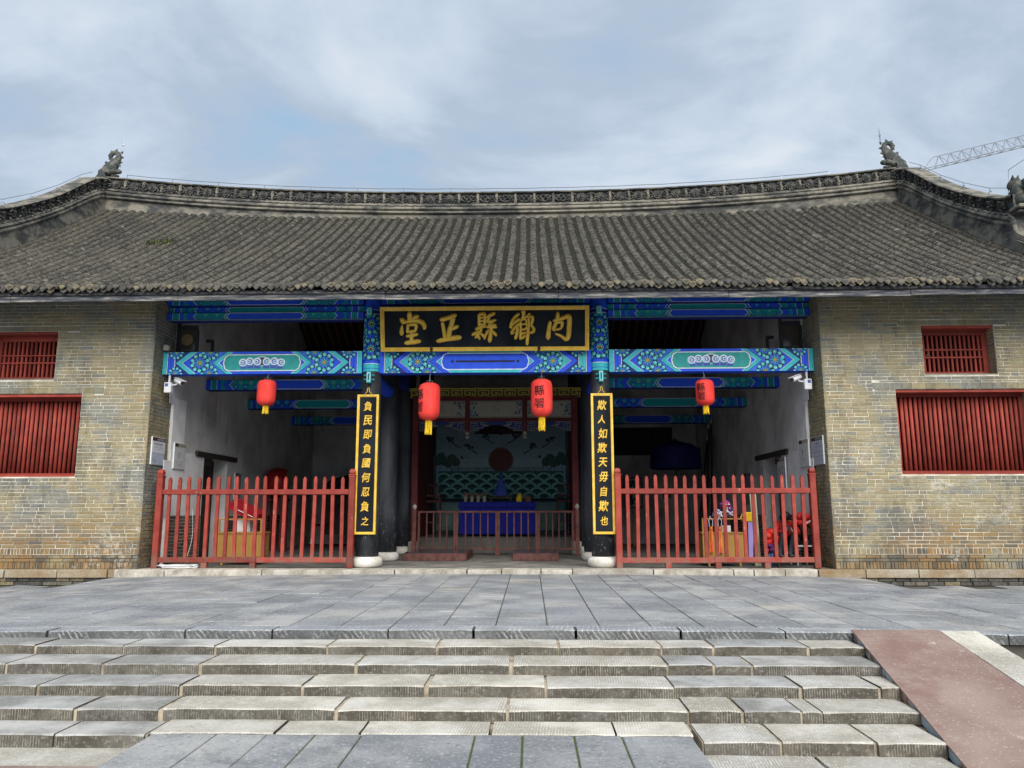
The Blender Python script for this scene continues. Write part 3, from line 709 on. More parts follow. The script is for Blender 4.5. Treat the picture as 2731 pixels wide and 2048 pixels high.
# ---- ridge end dragons (x0 = outer base, mirrored)
def ornament(s, cx, cz):
    sc = .00108
    T = lambda x, y, d=0.0: (cx + s*(800-x)*sc, 6.27+d, cz + (1450-y)*sc)
    root_mb = MB()
    root_mb.tube(catmull([T(760,1520), T(770,1330), T(840,1120), T(965,930), T(1045,780), T(1030,670), T(940,625), T(850,670), T(825,770), T(880,860)], 4),
                 [r*sc for r in catmull([(255,), (240,), (205,), (135,), (85,), (68,), (66,), (66,), (58,), (24,)], 4) for r in r], 10, flatten=(1, .75, 1))
    root_mb.tube([T(690,1090), T(600,1210), T(560,1350), T(600,1470)], [.07, .12, .13, .12], 8, flatten=(1, .8, 1))
    body = root_mb.build('ridge_ornament', MAT['orn'], ridge, True)
    sp = MB()
    for (x, y, dx, dy, r) in ((960,575,45,-70,40), (1115,640,60,-50,42), (1140,770,65,0,40), (1110,910,70,10,38), (800,690,-60,10,40), (830,800,-65,20,38), (850,600,-45,-55,36), (1080,1010,50,30,30)):
        sp.tube([T(x,y), T(x+dx,y+dy)], [r*sc, .004], 6)
    sp.build('spine', MAT['orn'], body)
    hd = MB()
    hd.tube(catmull([T(860,1300,-.12), T(960,1290,-.18), T(1080,1275,-.2), T(1180,1270,-.18), T(1215,1320,-.16)], 3), [r for r in [.09,.1,.1,.085,.08,.085,.09,.08,.075,.085,.085,.07,.04]], 8)
    hd.tube([T(1000,1390,-.16), T(1100,1385,-.18), T(1190,1400,-.16)], [.06,.05,.03], 7)
    for x, y in ((1000,1200), (1060,1180), (930,1210)): hd.tube([T(x,y,-.15), T(x+30,y-80,-.2)], [.035,.006], 5)
    hd.tube([T(1110,1235,-.25), T(1110,1215,-.27)], [.035,.03], 7)
    hd.build('dragon_head', MAT['orn'], body, True)
    lg = MB(); lg.tube(catmull([T(960,1310,-.2), T(850,1310,-.26), T(825,1390,-.3), T(870,1480,-.3), T(890,1580,-.3), T(940,1595,-.3)], 3), .042, 7)
    lg.build('dragon_leg', MAT['orn'], body, True)
    hl = MB(); hl.tube([T(735,1060), T(718,950)], [.04,.028], 6).tube([T(718,960), T(712,905), T(712,885)], [.04,.045,.02], 7)
    hl.build('sword_hilt', MAT['orn'], body)
    rd = MB(); b = T(1110,640, .05); rd.tube([b, (b[0]+s*-.01, b[1], b[2]+.27), (b[0]-s*.015, b[1], b[2]+.56)], [.018,.018,.004], 6).tube([(b[0]-s*.01, b[1], b[2]+.27), (b[0]-s*.01, b[1], b[2]+.295)], .03, 6)
    rd.tube([T(1100,700,.05), T(1115,1000,.02), T(1120,1280,-.05)], .008, 4)
    rd.build('lightning_rod', MAT['steel'], body)
# face inwards: the tail side is outside
ornament(-1, -11.72, 11.03); ornament(1, 11.72, 11.03)
# seated beast at the foot of each sloping ridge
def beast(s):
    y0, z0 = ct[NV][0]+.05, ct[NV][1]-.20; X = s*(EX+.2)
    V = lambda y, z, x=0: (X+x*.85, y0+y*.85, z0+z*.95)
    mb = MB()
    mb.tube(catmull([V(-.05,-.05), V(-.02,.12), V(.06,.30), V(.12,.42), V(.16,.50)], 3), [r for r in [.20,.20,.20,.20,.19,.18,.17,.15,.14,.12,.12,.12,.11]], 9)
    mb.tube(catmull([V(.05,.50), V(.18,.53), V(.32,.50), V(.36,.46)], 3), [.11,.14,.15,.15,.15,.14,.12,.10,.07,.05], 9)
    mb.xform(lambda p: (X+(p[0]-X)*.8, p[1], p[2])); b = mb.build('ridge_beast', MAT['orn'], SR[s], True)
    d = MB()
    for x in (-.06, .06): d.tube([V(.14,.62,x), V(.10,.74,x*1.2)], [.05,.008], 6)
    d.tube([V(.26,.42), V(.36,.36), V(.38,.30)], [.06,.05,.015], 6)
    for q in range(3): d.tube(catmull([V(-.12+.02*q,.10+.1*q), V(-.24,.18+.1*q), V(-.26,.32+.08*q), V(-.16,.36+.06*q)], 3), .045, 6)
    for q in range(4): d.tube(catmull([V(.2,.0+.02*q,-s*.16), V(.02+.05*q,.02,-s*.2), V(-.1+.05*q,-.18,-s*.18)], 3), .03, 5)
    d.build('mane', MAT['orn'], b, True)
for s in (-1, 1): beast(s)
# lightning conductor on short posts along the ridges
cw = MB(); pts = []
X = -11.1
while X <= 11.11:
    z = ridge_top(X); pts.append((X, 6.2, z+.17)); cw.tube([(X, 6.2, z-.01), (X, 6.2, z+.17)], .010, 5)
    pts.append((X+.7, 6.2, lerp(ridge_top(X), ridge_top(X+1.4), .5)+.158)); X += 1.39
cw.tube(pts[:-1], .010, 5)
for s in (-1, 1):
    line = [(s*(EX+.2), 5.6, 11.0)]
    for k in (6, 12, 18, 24, 29):
        y, z = ct[k]; line.append((s*(EX+.2), y, z+.17)); cw.tube([(s*(EX+.2), y, z+.17), (s*(EX+.2), y, z+.06)], .009, 5)
        arc = [(s*(EX+.2), y+.09*cos(pi*q/8), z+.09*sin(pi*q/8)) for q in range(9)]; cw.tube(arc, .008, 4)
    ye, ze = ct[NV]
    line += [(s*(EX+.2), ye+.45, ze+.14), (s*(EX+.2), ye+.35, ze+.72), (s*(EX+.2), ye-.38, ze+.70), (s*(EX+.2), ye-.40, ze-.05), (s*(EX+.2), ye-.55, ze-.1), (s*(EX+.2), ye-.6, ze-.6)]
    cw.tube(line, .008, 5)
cw.build('conductor_wire', MAT['steel'], ridge)
# ================================================================== brick end walls
WY = 0.20                                   # front face of the brickwork
FZ = 0.08                                   # hall floor level
LW = dict(x0=8.28, x1=10.95, z0=1.90, z1=3.60); UW = dict(x0=8.90, x1=10.36, z0=3.89, z1=4.92)
def brick_rows(u0, u1, vtop, holes, seed, soldier=True):
    """courses from the floor up -> list of (u0,u1,v0,v1,proud)"""
    rg = random.Random(seed); out = []; v = FZ
    def course(va, vb, ln, jit, proud=0.0, ua=u0, ub=u1, off=0.0):
        segs = [(ua, ub)]
        for h in holes:
            if va < h['z1']-.02 and vb > h['z0']+.02:
                ns = []
                for a, b in segs:
                    if h['x1'] <= a or h['x0'] >= b: ns.append((a, b)); continue
                    if h['x0'] > a: ns.append((a, h['x0']))
                    if h['x1'] < b: ns.append((h['x1'], b))
                segs = ns
        for a, b in segs:
            x = a; first = True
            while x < b-.004:
                w = ln*rg.uniform(1-jit, 1+jit)
                if rg.random() < .18: w *= .52
                if first: w = w*(off if off > .2 else 1); first = False
                e = min(b, x+w)
                if b-e < ln*.22: e = b
                out.append((x, e, va, vb, proud)); x = e
    if soldier:
        course(v, v+.135, .085, .3, .03); v += .135
        course(v, v+.068, .29, .12, .03, off=.5); v += .068
        course(v, v+.068, .29, .12, .03, off=.9); v += .068
        course(v, v+.13, .082, .35, 0); v += .13
    k = 0
    while v < vtop-.02:
        h = .0735
        for hd in list(holes):             # big square lintel bricks sit above each window
            if abs(v-hd['z1']) < .037:
                course_h = .14 if hd is LW else .105
                sv = holes[:]; holes.clear(); la_, lb_ = max(u0, hd['x0']-.45), min(u1, hd['x1']+.25)
                course(hd['z1'], hd['z1']+course_h, .235, .1, .006, la_, lb_); holes.extend(sv)
                lintel = (la_, lb_, hd['z1'], hd['z1']+course_h)
                out.append(('L',)+lintel)
        course(v, min(vtop, v+h), .285, .09, rg.uniform(-.002, .003), off=(.5 if k % 2 else 1.0)*rg.uniform(.85, 1.1)); v += h; k += 1
    lint = [o[1:] for o in out if o[0] == 'L']; out = [o for o in out if o[0] != 'L']
    res = []
    for (a, b, c, d, p) in out:
        big = (d-c) > .09 and p == .006
        if not big:
            drop = False
            for (la, lb, lc, ld) in lint:
                if d > lc+.006 and c < ld-.006 and b > la+.02 and a < lb-.02:
                    if a < la-.03: b = la; continue
                    if b > lb+.03: a = lb; continue
                    if c >= lc-.01 and d <= ld+.02: drop = True; break
                    if c < ld < d and c >= lc-.03: c = ld
                    elif c < lc < d: d = lc
            if drop or d-c < .02: continue
        res.append((a, b, c, d, p))
    return res
def brick_shape(w, h, d, rg):
    g = .0045; e = .005
    j = lambda s=.003: rg.uniform(-s, s)
    a, b, c, dd = g, w-g, g, h-g
    q = [(a+j(), 0, c+j(.002)), (b+j(), 0, c+j(.002)), (b+j(), 0, dd+j(.002)), (a+j(), 0, dd+j(.002))]
    v = [(x, .03, z) for x, _, z in q] + [(x, -d+e, z) for x, _, z in q] + [(x+(e if x < w/2 else -e), -d+j(.0015), z+(e if z < h/2 else -e)) for x, _, z in q]
    f = [(4,5,1,0),(5,6,2,1),(6,7,3,2),(7,4,0,3),(8,9,5,4),(9,10,6,5),(10,11,7,6),(11,8,4,7),(11,10,9,8)]
    f = [tuple(reversed(x)) for x in f]
    return v, f
for s in (-1, 1):
    core = MB(); B = lambda x0, x1, z0, z1: core.box(s*x0, s*x1, WY+.008, .78, z0, z1)
    top = 5.62
    B(6.862, LW['x0'], -.2, top); B(LW['x1'], 11.9, -.2, top); B(LW['x0'], LW['x1'], -.2, LW['z0']); B(LW['x0'], LW['x1'], LW['z1'], UW['z0']); B(LW['x0'], UW['x0'], UW['z0'], UW['z1']); B(UW['x1'], LW['x1'], UW['z0'], UW['z1']); B(LW['x0'], LW['x1'], UW['z1'], top)
    core.box(s*6.862, s*7.2, .76, 1.12, -.2, 6.1)
    wall = core.build('end_wall', MAT['mortar'], hall)
    rg = random.Random(40+s)
    bl = brick_rows(6.85, 11.9, 5.60, [LW, UW], 11+s)
    cand = sorted(range(len(bl)), key=lambda i: -((bl[i][1]-bl[i][0])*(bl[i][3]-bl[i][2])*(1 if bl[i][1] < 10.05 else 0)/(1+.02*((bl[i][0]-6.85)**2)+.05*(bl[i][2]-1.6)**2)))
    chosen = set(cand[:150]); rest = MB()
    for i, (a, b, c, d, p) in enumerate(bl):
        v, f = brick_shape(b-a, d-c, .006+p+rg.uniform(-.002, .003), rg)
        if i in chosen:
            x0 = a if s > 0 else -b
            o = MB().add(v, f).build('brick', MAT['brick'], wall, loc=(x0, WY+.008, c))
        else:
            x0 = a if s > 0 else -b
            rest.add([(x0+x, WY+.008+y, c+z) for x, y, z in v], f)
    # returns of the piers (facing the opening)
    for (a, b, c, d, p) in brick_rows(WY, 1.13, 5.6, [], 71+s, False):
        v, f = brick_shape(b-a, d-c, .012+rg.uniform(-.003, .003), rg)
        if s > 0: rest.add([(6.862+y, b-x, c+z) for x, y, z in v], f)
        else: rest.add([(-6.862-y, a+x, c+z) for x, y, z in v], f)
    # window reveals
    for wn in (LW, UW):
        for (a, b, c, d, p) in brick_rows(WY+.03, .52, wn['z1'], [], 5+s, False):
            if d < wn['z0']+.02: continue
            c = max(c, wn['z0'])
            v, f = brick_shape(b-a, d-c, .008, rg)
            xr = wn['x1']
            if s > 0: rest.add([(xr+y, b-x, c+z) for x, y, z in v], f)
            else: rest.add([(-xr-y, a+x, c+z) for x, y, z in v], f)
    rest.build('bricks', MAT['brick'], wall, kind='stuff')
    MB().box(s*6.87, s*11.9, .165, .21, .352, .362, .003).build('mortar_band', MAT['kerb'], wall)
    # stone plinth and its two rough courses
    xs_ = [6.45, 7.35, 8.35, 9.4, 10.6, 11.9]
    for a, b in zip(xs_, xs_[1:]):
        stone_block('plinth_stone', min(s*a, s*b)+.006, max(s*a, s*b)-.006, .02, .30, -.07, .078, MAT['plinth'], wall, nx=8, wob=.02)
    for r_ in range(2):
        x = 7.25
        while x < 11.8:
            w = rg.uniform(.22, .34); z0 = -.225+r_*.078
            MB().box(s*(x+.006), s*(x+w-.006), .05+rg.uniform(0, .02), .2, z0, z0+.072, .008).build('plinth_brick', MAT['drip'], wall); x += w
    # ---- windows
    def bars_window(wn, rails, nb, fr, upper):
        win = MB()
        x0, x1, z0, z1 = wn['x0'], wn['x1'], wn['z0'], wn['z1']
        y0, y1 = .46, .56
        for (a, b, c, d) in ((x0+.003, x0+fr, z0+.003, z1-.003), (x1-fr, x1-.003, z0+.003, z1-.003), (x0+fr, x1-fr, z1-fr*1.3, z1-.003), (x0+fr, x1-fr, z0+.003, z0+fr*.9)):
            win.box(s*a, s*b, y0, y1, c, d, .006)
        w = win.build('window', MAT['oldred'], hall)
        n = nb
        for i in range(n):
            X = lerp(x0+fr, x1-fr, (i+.5)/n)
            if upper: MB().box(s*(X-.021), s*(X+.021), y0+.03, y1-.02, z0+fr*.9, z1-fr*1.3, .004).build('bar', MAT['oldred'], w)
            else: MB().tube([(s*X+rng.uniform(-.006, .006), y0+.055, z0+fr*.9), (s*X+rng.uniform(-.004, .004), y0+.055, (z0+z1)/2), (s*X+rng.uniform(-.006, .006), y0+.055, z1-fr*1.3)], .034, 8).build('bar', MAT['oldred'], w, True)
        for z in rails: MB().box(s*(x0+fr), s*(x1-fr), y0+.012, y0+.05, z-.016, z+.016, .006).build('rail', MAT['oldred'], w)
        MB().box(s*(x0+.004), s*(x1-.004), WY+.02, y0-.002, z0+.002, z0+.03, .004).build('sill', MAT['oldred'] if not upper else MAT['brick'], w)
        MB().box(s*(x0+.004), s*(x1-.004), WY+.03, y0-.002, z1-.06, z1-.004, .004).build('lintel_board', MAT['oldred'], w)
    bars_window(LW, [], 26, .09, False); bars_window(UW, [4.30, 4.46], 13, .12, True)
    # gable and partition walls
    MB().box(s*11.3, s*11.9, .79, 12.2, -.2, 6.0).add([(s*11.3,-.6,5.5),(s*11.3,6.2,9.75),(s*11.3,13.1,5.5),(s*11.9,-.6,5.5),(s*11.9,6.2,9.75),(s*11.9,13.1,5.5)], [(0,1,2),(3,5,4),(0,3,4,1),(1,4,5,2)]).build('gable_wall', MAT['ridge'], hall)
    dy0, dy1, dz = 2.86, 4.30, 2.46
    pw = MB(); X0, X1 = s*6.80, s*7.15
    pw.box(X0, X1, 1.125, dy0, FZ-.05, 5.3).box(X0, X1, dy1, 12.0, FZ-.05, 5.3).box(X0, X1, dy0, dy1, dz, 5.3)
    pw.add([(X0,.78,5.3),(X0,1.1,6.35),(X0,6.2,9.3),(X0,11.9,6.2),(X0,12,5.3),(X1,.78,5.3),(X1,1.1,6.35),(X1,6.2,9.3),(X1,11.9,6.2),(X1,12,5.3)], [(0,1,2,3,4),(9,8,7,6,5),(0,5,6,1)])
    part = pw.build('partition_wall', MAT['plaster'], hall)
    # whitewashed patch round the door, dark brick dado, lintel, door leaf
    MB().box(s*6.79, s*6.801, 1.13, 2.852, 1.12, 2.50).box(s*6.79, s*6.801, .86, 1.13, 1.12, 2.28).build('whitewash', MAT['white_plaster'], part)
    MB().box(s*6.795, s*6.803, 1.13, 1.75, 2.50, 3.65).box(s*6.795, s*6.803, .92, 1.13, 3.5, 4.0).build('limewash', MAT['white_plaster'], part)
    dd = MB().box(s*6.785, s*6.801, 1.13, dy0-.004, FZ, 1.118).box(s*6.785, s*6.801, dy1+.004, 11.9, FZ, 1.10).build('dado', MAT['mortar'], part)
    db = MB()
    for (a, b, c, d, p) in brick_rows(1.14, 2.85, 1.11, [], 31+s, False)+brick_rows(4.31, 9.0, 1.09, [], 33+s, False):
        v, f = brick_shape(b-a, d-c, .006, rg)
        if s > 0: db.add([(6.785+y*.3, b-x, c+z) for x, y, z in v], f)
        else: db.add([(-6.785-y*.3, a+x, c+z) for x, y, z in v], f)
    db.build('dado_bricks', MAT['drip'], part, kind='stuff')
    MB().box(s*6.74, s*7.14, 2.36, 4.82, dz+.004, dz+.13, .015).build('lintel', MAT['darkwood'], part)
    MB().box(s*6.81, s*7.1, dy0+.005, dy0+.10, FZ, dz, .005).box(s*6.81, s*7.1, dy0+.1, dy1-.9, dz-.16, dz-.01, .005).build('door_frame', MAT['darkwood'], part)
    MB().box(s*7.155, s*7.2, dy0-.2, dy1+.2, FZ, dz+.1).build('door_leaf', MAT['darkwood'], part)
MB().box(-11.9, 11.9, 12.0, 12.5, -.2, 5.9).add([(-11.9,12.02,5.9),(11.9,12.02,5.9),(11.9,11.2,6.25),(-11.9,11.2,6.25)],[(0,1,2,3)]).build('back_wall', MAT['plaster'], hall)
# a chipped-out brick and other little marks on the right wall
MB().box(8.95, 9.03, .185, .20, 4.27, 4.31, .004).build('brick_hole', MAT['darkwood'], hall)

# ---- floor, kerb
fl = MB().box(-6.84, 6.84, .38, 12.0, -.3, FZ-.006).build('hall_floor', MAT['floor'], kind='structure')
tl = [MB().box(0, .412, 0, .412, -.03, 0, .005).mesh('floor_tile', MAT['floor']) for _ in range(2)]
for j in range(7):
    for i in range(33):
        x = -6.83 + i*.418 - (.209 if j % 2 else 0); 
        if x < -6.84: x = -6.84
        if x+.414 > 6.85: continue
        obj('floor_tile', tl[(i+j) % 2], fl, loc=(x, .462+j*.418, FZ+rng.uniform(-.002, .002)))
kx = [-7.2, -6.21, -4.30, -1.71, -.30, .37, 1.13, 1.74, 3.3, 4.83, 5.21, 5.81, 6.44]
kerb = MB().box(-7.15, 6.4, .03, .44, -.3, FZ-.06).build('kerb', MAT['joint'], kind='structure')
for a, b in zip(kx, kx[1:]):
    stone_block('kerb_stone', a+.005, b-.005, 0+rng.uniform(-.01, .01), .455, -.16, FZ+rng.uniform(-.004, .003), MAT['kerb'], kerb, nx=max(4, int((b-a)/.15)), wob=.016)

# ================================================================== painted timber
BLUE, BLUE2, TEAL, TEAL2, WHT, GOLD, BLK, NAVY = (.018,.095,.80), (.045,.15,.68), (.005,.30,.34), (.05,.50,.56), (.72,.80,.84), (.42,.285,.10), (.006,.008,.014), (.014,.024,.20)
class Paint:
    def __init__(s, clip): s.L = []; s.clip = clip
    def poly(s, pts, col):
        u0, u1, v0, v1 = s.clip
        for ax, lim, sg in ((0, u0, 1), (0, u1, -1), (1, v0, 1), (1, v1, -1)):
            out = []; n = len(pts)
            for i in range(n):
                p, q = pts[i], pts[(i+1) % n]; ip, iq = sg*(p[ax]-lim) >= -1e-9, sg*(q[ax]-lim) >= -1e-9
                if ip: out.append(p)
                if ip != iq:
                    t = (lim-p[ax])/(q[ax]-p[ax]); out.append((lerp(p[0], q[0], t), lerp(p[1], q[1], t)))
            pts = out
            if len(pts) < 3: return
        s.L.append((pts, col))
    def rect(s, a, b, c, d, col): s.poly([(a,c),(b,c),(b,d),(a,d)], col)
    def circ(s, x, y, r, col, n=12, sy=1): s.poly([(x+r*cos(2*pi*i/n), y+r*sy*sin(2*pi*i/n)) for i in range(n)], col)
    def line(s, pts, w, col):
        for (a, b) in zip(pts, pts[1:]):
            dx, dy = b[0]-a[0], b[1]-a[1]; l = math.hypot(dx, dy) or 1; nx, ny = -dy/l*w/2, dx/l*w/2
            s.poly([(a[0]+nx,a[1]+ny),(a[0]-nx,a[1]-ny),(b[0]-nx,b[1]-ny),(b[0]+nx,b[1]+ny)], col)
    def flower(s, x, y, R, c1=TEAL2, c2=BLUE2, ph=0.0):
        s.circ(x, y, R*.98, BLK, 16)
        n = 10
        for i in range(n):
            a = 2*pi*i/n+ph; cx_, cy_ = x+R*.80*cos(a), y+R*.80*sin(a)
            s.circ(cx_, cy_, R*.235, BLK, 9); s.circ(cx_, cy_, R*.20, c1, 9); s.circ(cx_+R*.03*cos(a+2), cy_+R*.03*sin(a+2), R*.11, WHT, 8); s.circ(cx_+R*.045*cos(a+2.4), cy_+R*.045*sin(a+2.4), R*.085, c1, 8)
        s.circ(x, y, R*.62, BLK, 14)
        for i in range(9):
            a = 2*pi*i/9+ph; s.circ(x+R*.46*cos(a), y+R*.46*sin(a), R*.155, c2, 9)
        s.circ(x, y, R*.36, BLK, 12)
        for i in range(8):
            a = 2*pi*i/8; s.circ(x+R*.275*cos(a), y+R*.275*sin(a), R*.085, c1, 7)
        s.circ(x, y, R*.215, BLK, 12); s.circ(x, y, R*.185, GOLD, 12)
    def chev(s, ax, t, col, d=1, k=1.26):
        u0, u1, v0, v1 = s.clip; m = (v0+v1)/2; h = (v1-v0)/2
        s.poly([(ax,m),(ax+d*k*h,v1),(ax+d*(k*h+t),v1),(ax+d*t,m)], col); s.poly([(ax,m),(ax+d*t,m),(ax+d*(k*h+t),v0),(ax+d*k*h,v0)], col)
    def capsule(s, a, b, c, d, col, n=5):
        r = (d-c)/2*.62; m = (c+d)/2; pts = []
        pts += [(a+r, c)] + [(b-r, c)] + [(b-r*.35, c+(d-c)*.12), (b-r*.2, c+(d-c)*.28), (b, m), (b-r*.2, d-(d-c)*.28), (b-r*.35, d-(d-c)*.12)] + [(b-r, d), (a+r, d)] + [(a+r*.35, d-(d-c)*.12), (a+r*.2, d-(d-c)*.28), (a, m), (a+r*.2, c+(d-c)*.28), (a+r*.35, c+(d-c)*.12)]
        s.poly(pts, col)
    def layers(s):
        bb = []; out = []
        for pts, c in s.L:
            us = [q[0] for q in pts]; vs_ = [q[1] for q in pts]; b = (min(us), max(us), min(vs_), max(vs_)); k = 0
            for q, l in bb:
                if l >= k and q[0] < b[1] and q[1] > b[0] and q[2] < b[3] and q[3] > b[2]: k = l+1
            bb.append((b, k)); out.append(k)
        return out
    def build(s, name, fn, parent, mat, h0=.0015, dh=.00022):
        mb = MB()
        for (p, c), k in zip(s.L, s.layers()): mb.flat(p, fn, h0+k*dh, 0, c)
        return mb.build(name, mat, parent)
def beam_art(L, H, style):
    p = Paint((0, L, 0, H)); m = H/2; T1, T2, B1, B2 = TEAL, TEAL2, BLUE, BLUE2
    if style == 'centre': A, Bc = B1, T2
    elif style == 'side': A, Bc = T2, B1
    else: A, Bc = T1, B1
    e = H/.48*.0025
    p.rect(0, L, 0, H, BLK)
    for d, o in ((1, 0), (-1, L)):
        U = lambda x: o + d*x*e
        R_ = lambda a, b, c: p.rect(min(U(a), U(b)), max(U(a), U(b)), 0, H, c)
        R_(0, 34, A); R_(37, 42, WHT); R_(45, 68, Bc); R_(71, 98, Bc); R_(100, 106, WHT); R_(108, 250, NAVY if style != 'dim' else B2)
        p.flower(U(112), 0, H*.33, T2, B2); p.flower(U(112), H, H*.33, T2, B2)
        p.chev(U(108), 4*e, BLK, d); p.chev(U(112), 55*e, A, d); p.chev(U(167), 5*e, WHT, d); p.chev(U(172), 5*e, BLK, d); p.chev(U(177), 62*e, Bc, d); p.chev(U(240), 190*e, B2, d)
        p.flower(U(406), H*.0, H*.40, T2, B2); p.flower(U(406), H*1.0, H*.40, T2, B2, .2); p.flower(U(322), m, H*.44, T2, B2, .3)
        p.circ(U(268), m, H*.07, T2, 4)
        p.chev(U(428), 5*e, BLK, d); p.chev(U(433), 48*e, A, d); p.chev(U(481), 5*e, WHT, d)
    kk = 486*e
    pts = [(kk, m), (kk+1.26*m, H), (L-kk-1.26*m, H), (L-kk, m), (L-kk-1.26*m, 0), (kk+1.26*m, 0)]
    p.poly(pts, Bc)
    a, b = 530*e, L-530*e; c, d = H*.16, H*.84
    if style == 'centre': p.capsule(a-.02, b+.02, c-.02, d+.02, WHT); p.capsule(a, b, c, d, B1); p.rect(L*.36, L*.64, m-.022, m+.022, (.012,.016,.06)); 
    else:
        p.capsule(a-.035, b+.035, c-.028, d+.028, BLK); p.capsule(a-.025, b+.025, c-.02, d+.02, WHT); p.capsule(a, b, c, d, T1 if style == 'dim' else (.03,.33,.32))
    if style == 'centre':
        for q in (-1, 1): p.circ(L/2+q*L*.155, m, .032, (.012,.016,.06), 8)
    if style == 'side':
        w = H*.9; cx_ = L/2; K_ = 1.45; CL = (.16,.30,.62); CLd = (.05,.10,.40)
        p.circ(cx_, m+.03, H*.30, WHT, 14, .75); p.circ(cx_, m+.028, H*.26, (.06,.07,.10), 14, .75)
        for q, dy in ((-1.95, -.02), (-1.25, .005), (-.48, 0), (.48, 0), (1.25, .005), (1.95, -.02)):
            x = cx_+q*H*.44
            p.poly([(x-.07, m+dy), (x+.07, m+dy), (x+.065-q*.016, m-.125+dy*.4), (x-.065-q*.016, m-.125+dy*.4)], CL)
            p.poly([(x-.07-q*.006, m-.06+dy), (x+.07-q*.006, m-.06+dy), (x+.062-q*.016, m-.125+dy*.4), (x-.062-q*.016, m-.125+dy*.4)], CLd)
            p.circ(x, m+.025+dy, .085, WHT, 11); p.circ(x, m+.022+dy, .062, CL, 10); p.circ(x+(.015 if q > 0 else -.015), m+.022+dy, .036, WHT, 8); p.circ(x+(.018 if q > 0 else -.018), m+.020+dy, .02, CLd, 7)
    return p
def small_art(L, H, mode):
    p = Paint((0, L, 0, H)); m = H/2; Bc, A = (BLUE, TEAL) if mode == 0 else (TEAL, BLUE)
    p.rect(0, L, 0, H, A)
    for d, o in ((1, 0), (-1, L)):
        U = lambda x: o+d*x
        R_ = lambda a, b, c: p.rect(min(U(a), U(b)), max(U(a), U(b)), 0, H, c)
        R_(0, .12, Bc); R_(.12, .13, WHT); R_(.14, .26, A); R_(.26, .27, WHT); R_(.28, .36, Bc)
        p.chev(U(.40), .16, Bc, d, .9); p.chev(U(.56), .012, WHT, d, .9)
        for q in range(5):
            x = U(.72+q*.12); yq = m+(H*.22 if q % 2 else -H*.22)
            p.circ(x, yq, H*.30, BLK, 10); p.circ(x, yq, H*.25, TEAL2 if q % 2 else BLUE2, 10); p.circ(x, yq, H*.15, A, 8); p.circ(x, yq, H*.09, GOLD if mode == 0 and q in (1, 3) else TEAL2, 8)
        p.chev(U(1.22), .012, WHT, d, .9); p.chev(U(1.24), .10, A, d, .9)
    p.poly([(1.28, m), (1.28+.9*m, H), (L-1.28-.9*m, H), (L-1.28, m), (L-1.28-.9*m, 0), (1.28+.9*m, 0)], WHT)
    p.poly([(1.295, m), (1.295+.9*m, H*.95), (L-1.295-.9*m, H*.95), (L-1.295, m), (L-1.295-.9*m, H*.05), (1.295+.9*m, H*.05)], Bc)
    return p
def facefn(x0, y, z0): return lambda u, v, h: (x0+u, y-h, z0+v)
COLX, COLY = 2.41, .75
spans = ((-6.84, -2.60, 'side'), (-2.22, 2.22, 'centre'), (2.60, 6.84, 'side'))
for a, b, stl in spans:
    bm = MB().box(a, b, .60, .88, 4.065, 4.54, .008, col=BLUE).build('tie_beam', MAT['paint'], hall)
    beam_art(b-a, .475, stl).build('painted_pattern', facefn(a, .60, 4.065), bm, MAT['paint'])
    for z0, z1, yf, md in ((5.245, 5.405, .63, 0), (5.415, 5.545, .69, 1), (5.555, 5.74, .60, 0)):
        ub = MB().box(a, b, yf, .92, z0, z1, .02, col=NAVY).build('upper_beam', MAT['paint'], hall)
        small_art(b-a, z1-z0-.012, md).build('painted_pattern', facefn(a, yf, z0+.006), ub, MAT['paint'])
    MB().box(a, b, .60, .62, 5.228, 5.2445, col=(.12,.22,.26)).build('beam_fillet', MAT['paint'], hall)
    # blank wall above between purlin and roof
    MB().box(a, b, .72, .84, 5.745, 6.22, col=NAVY).build('upper_board', MAT['paint'], hall)

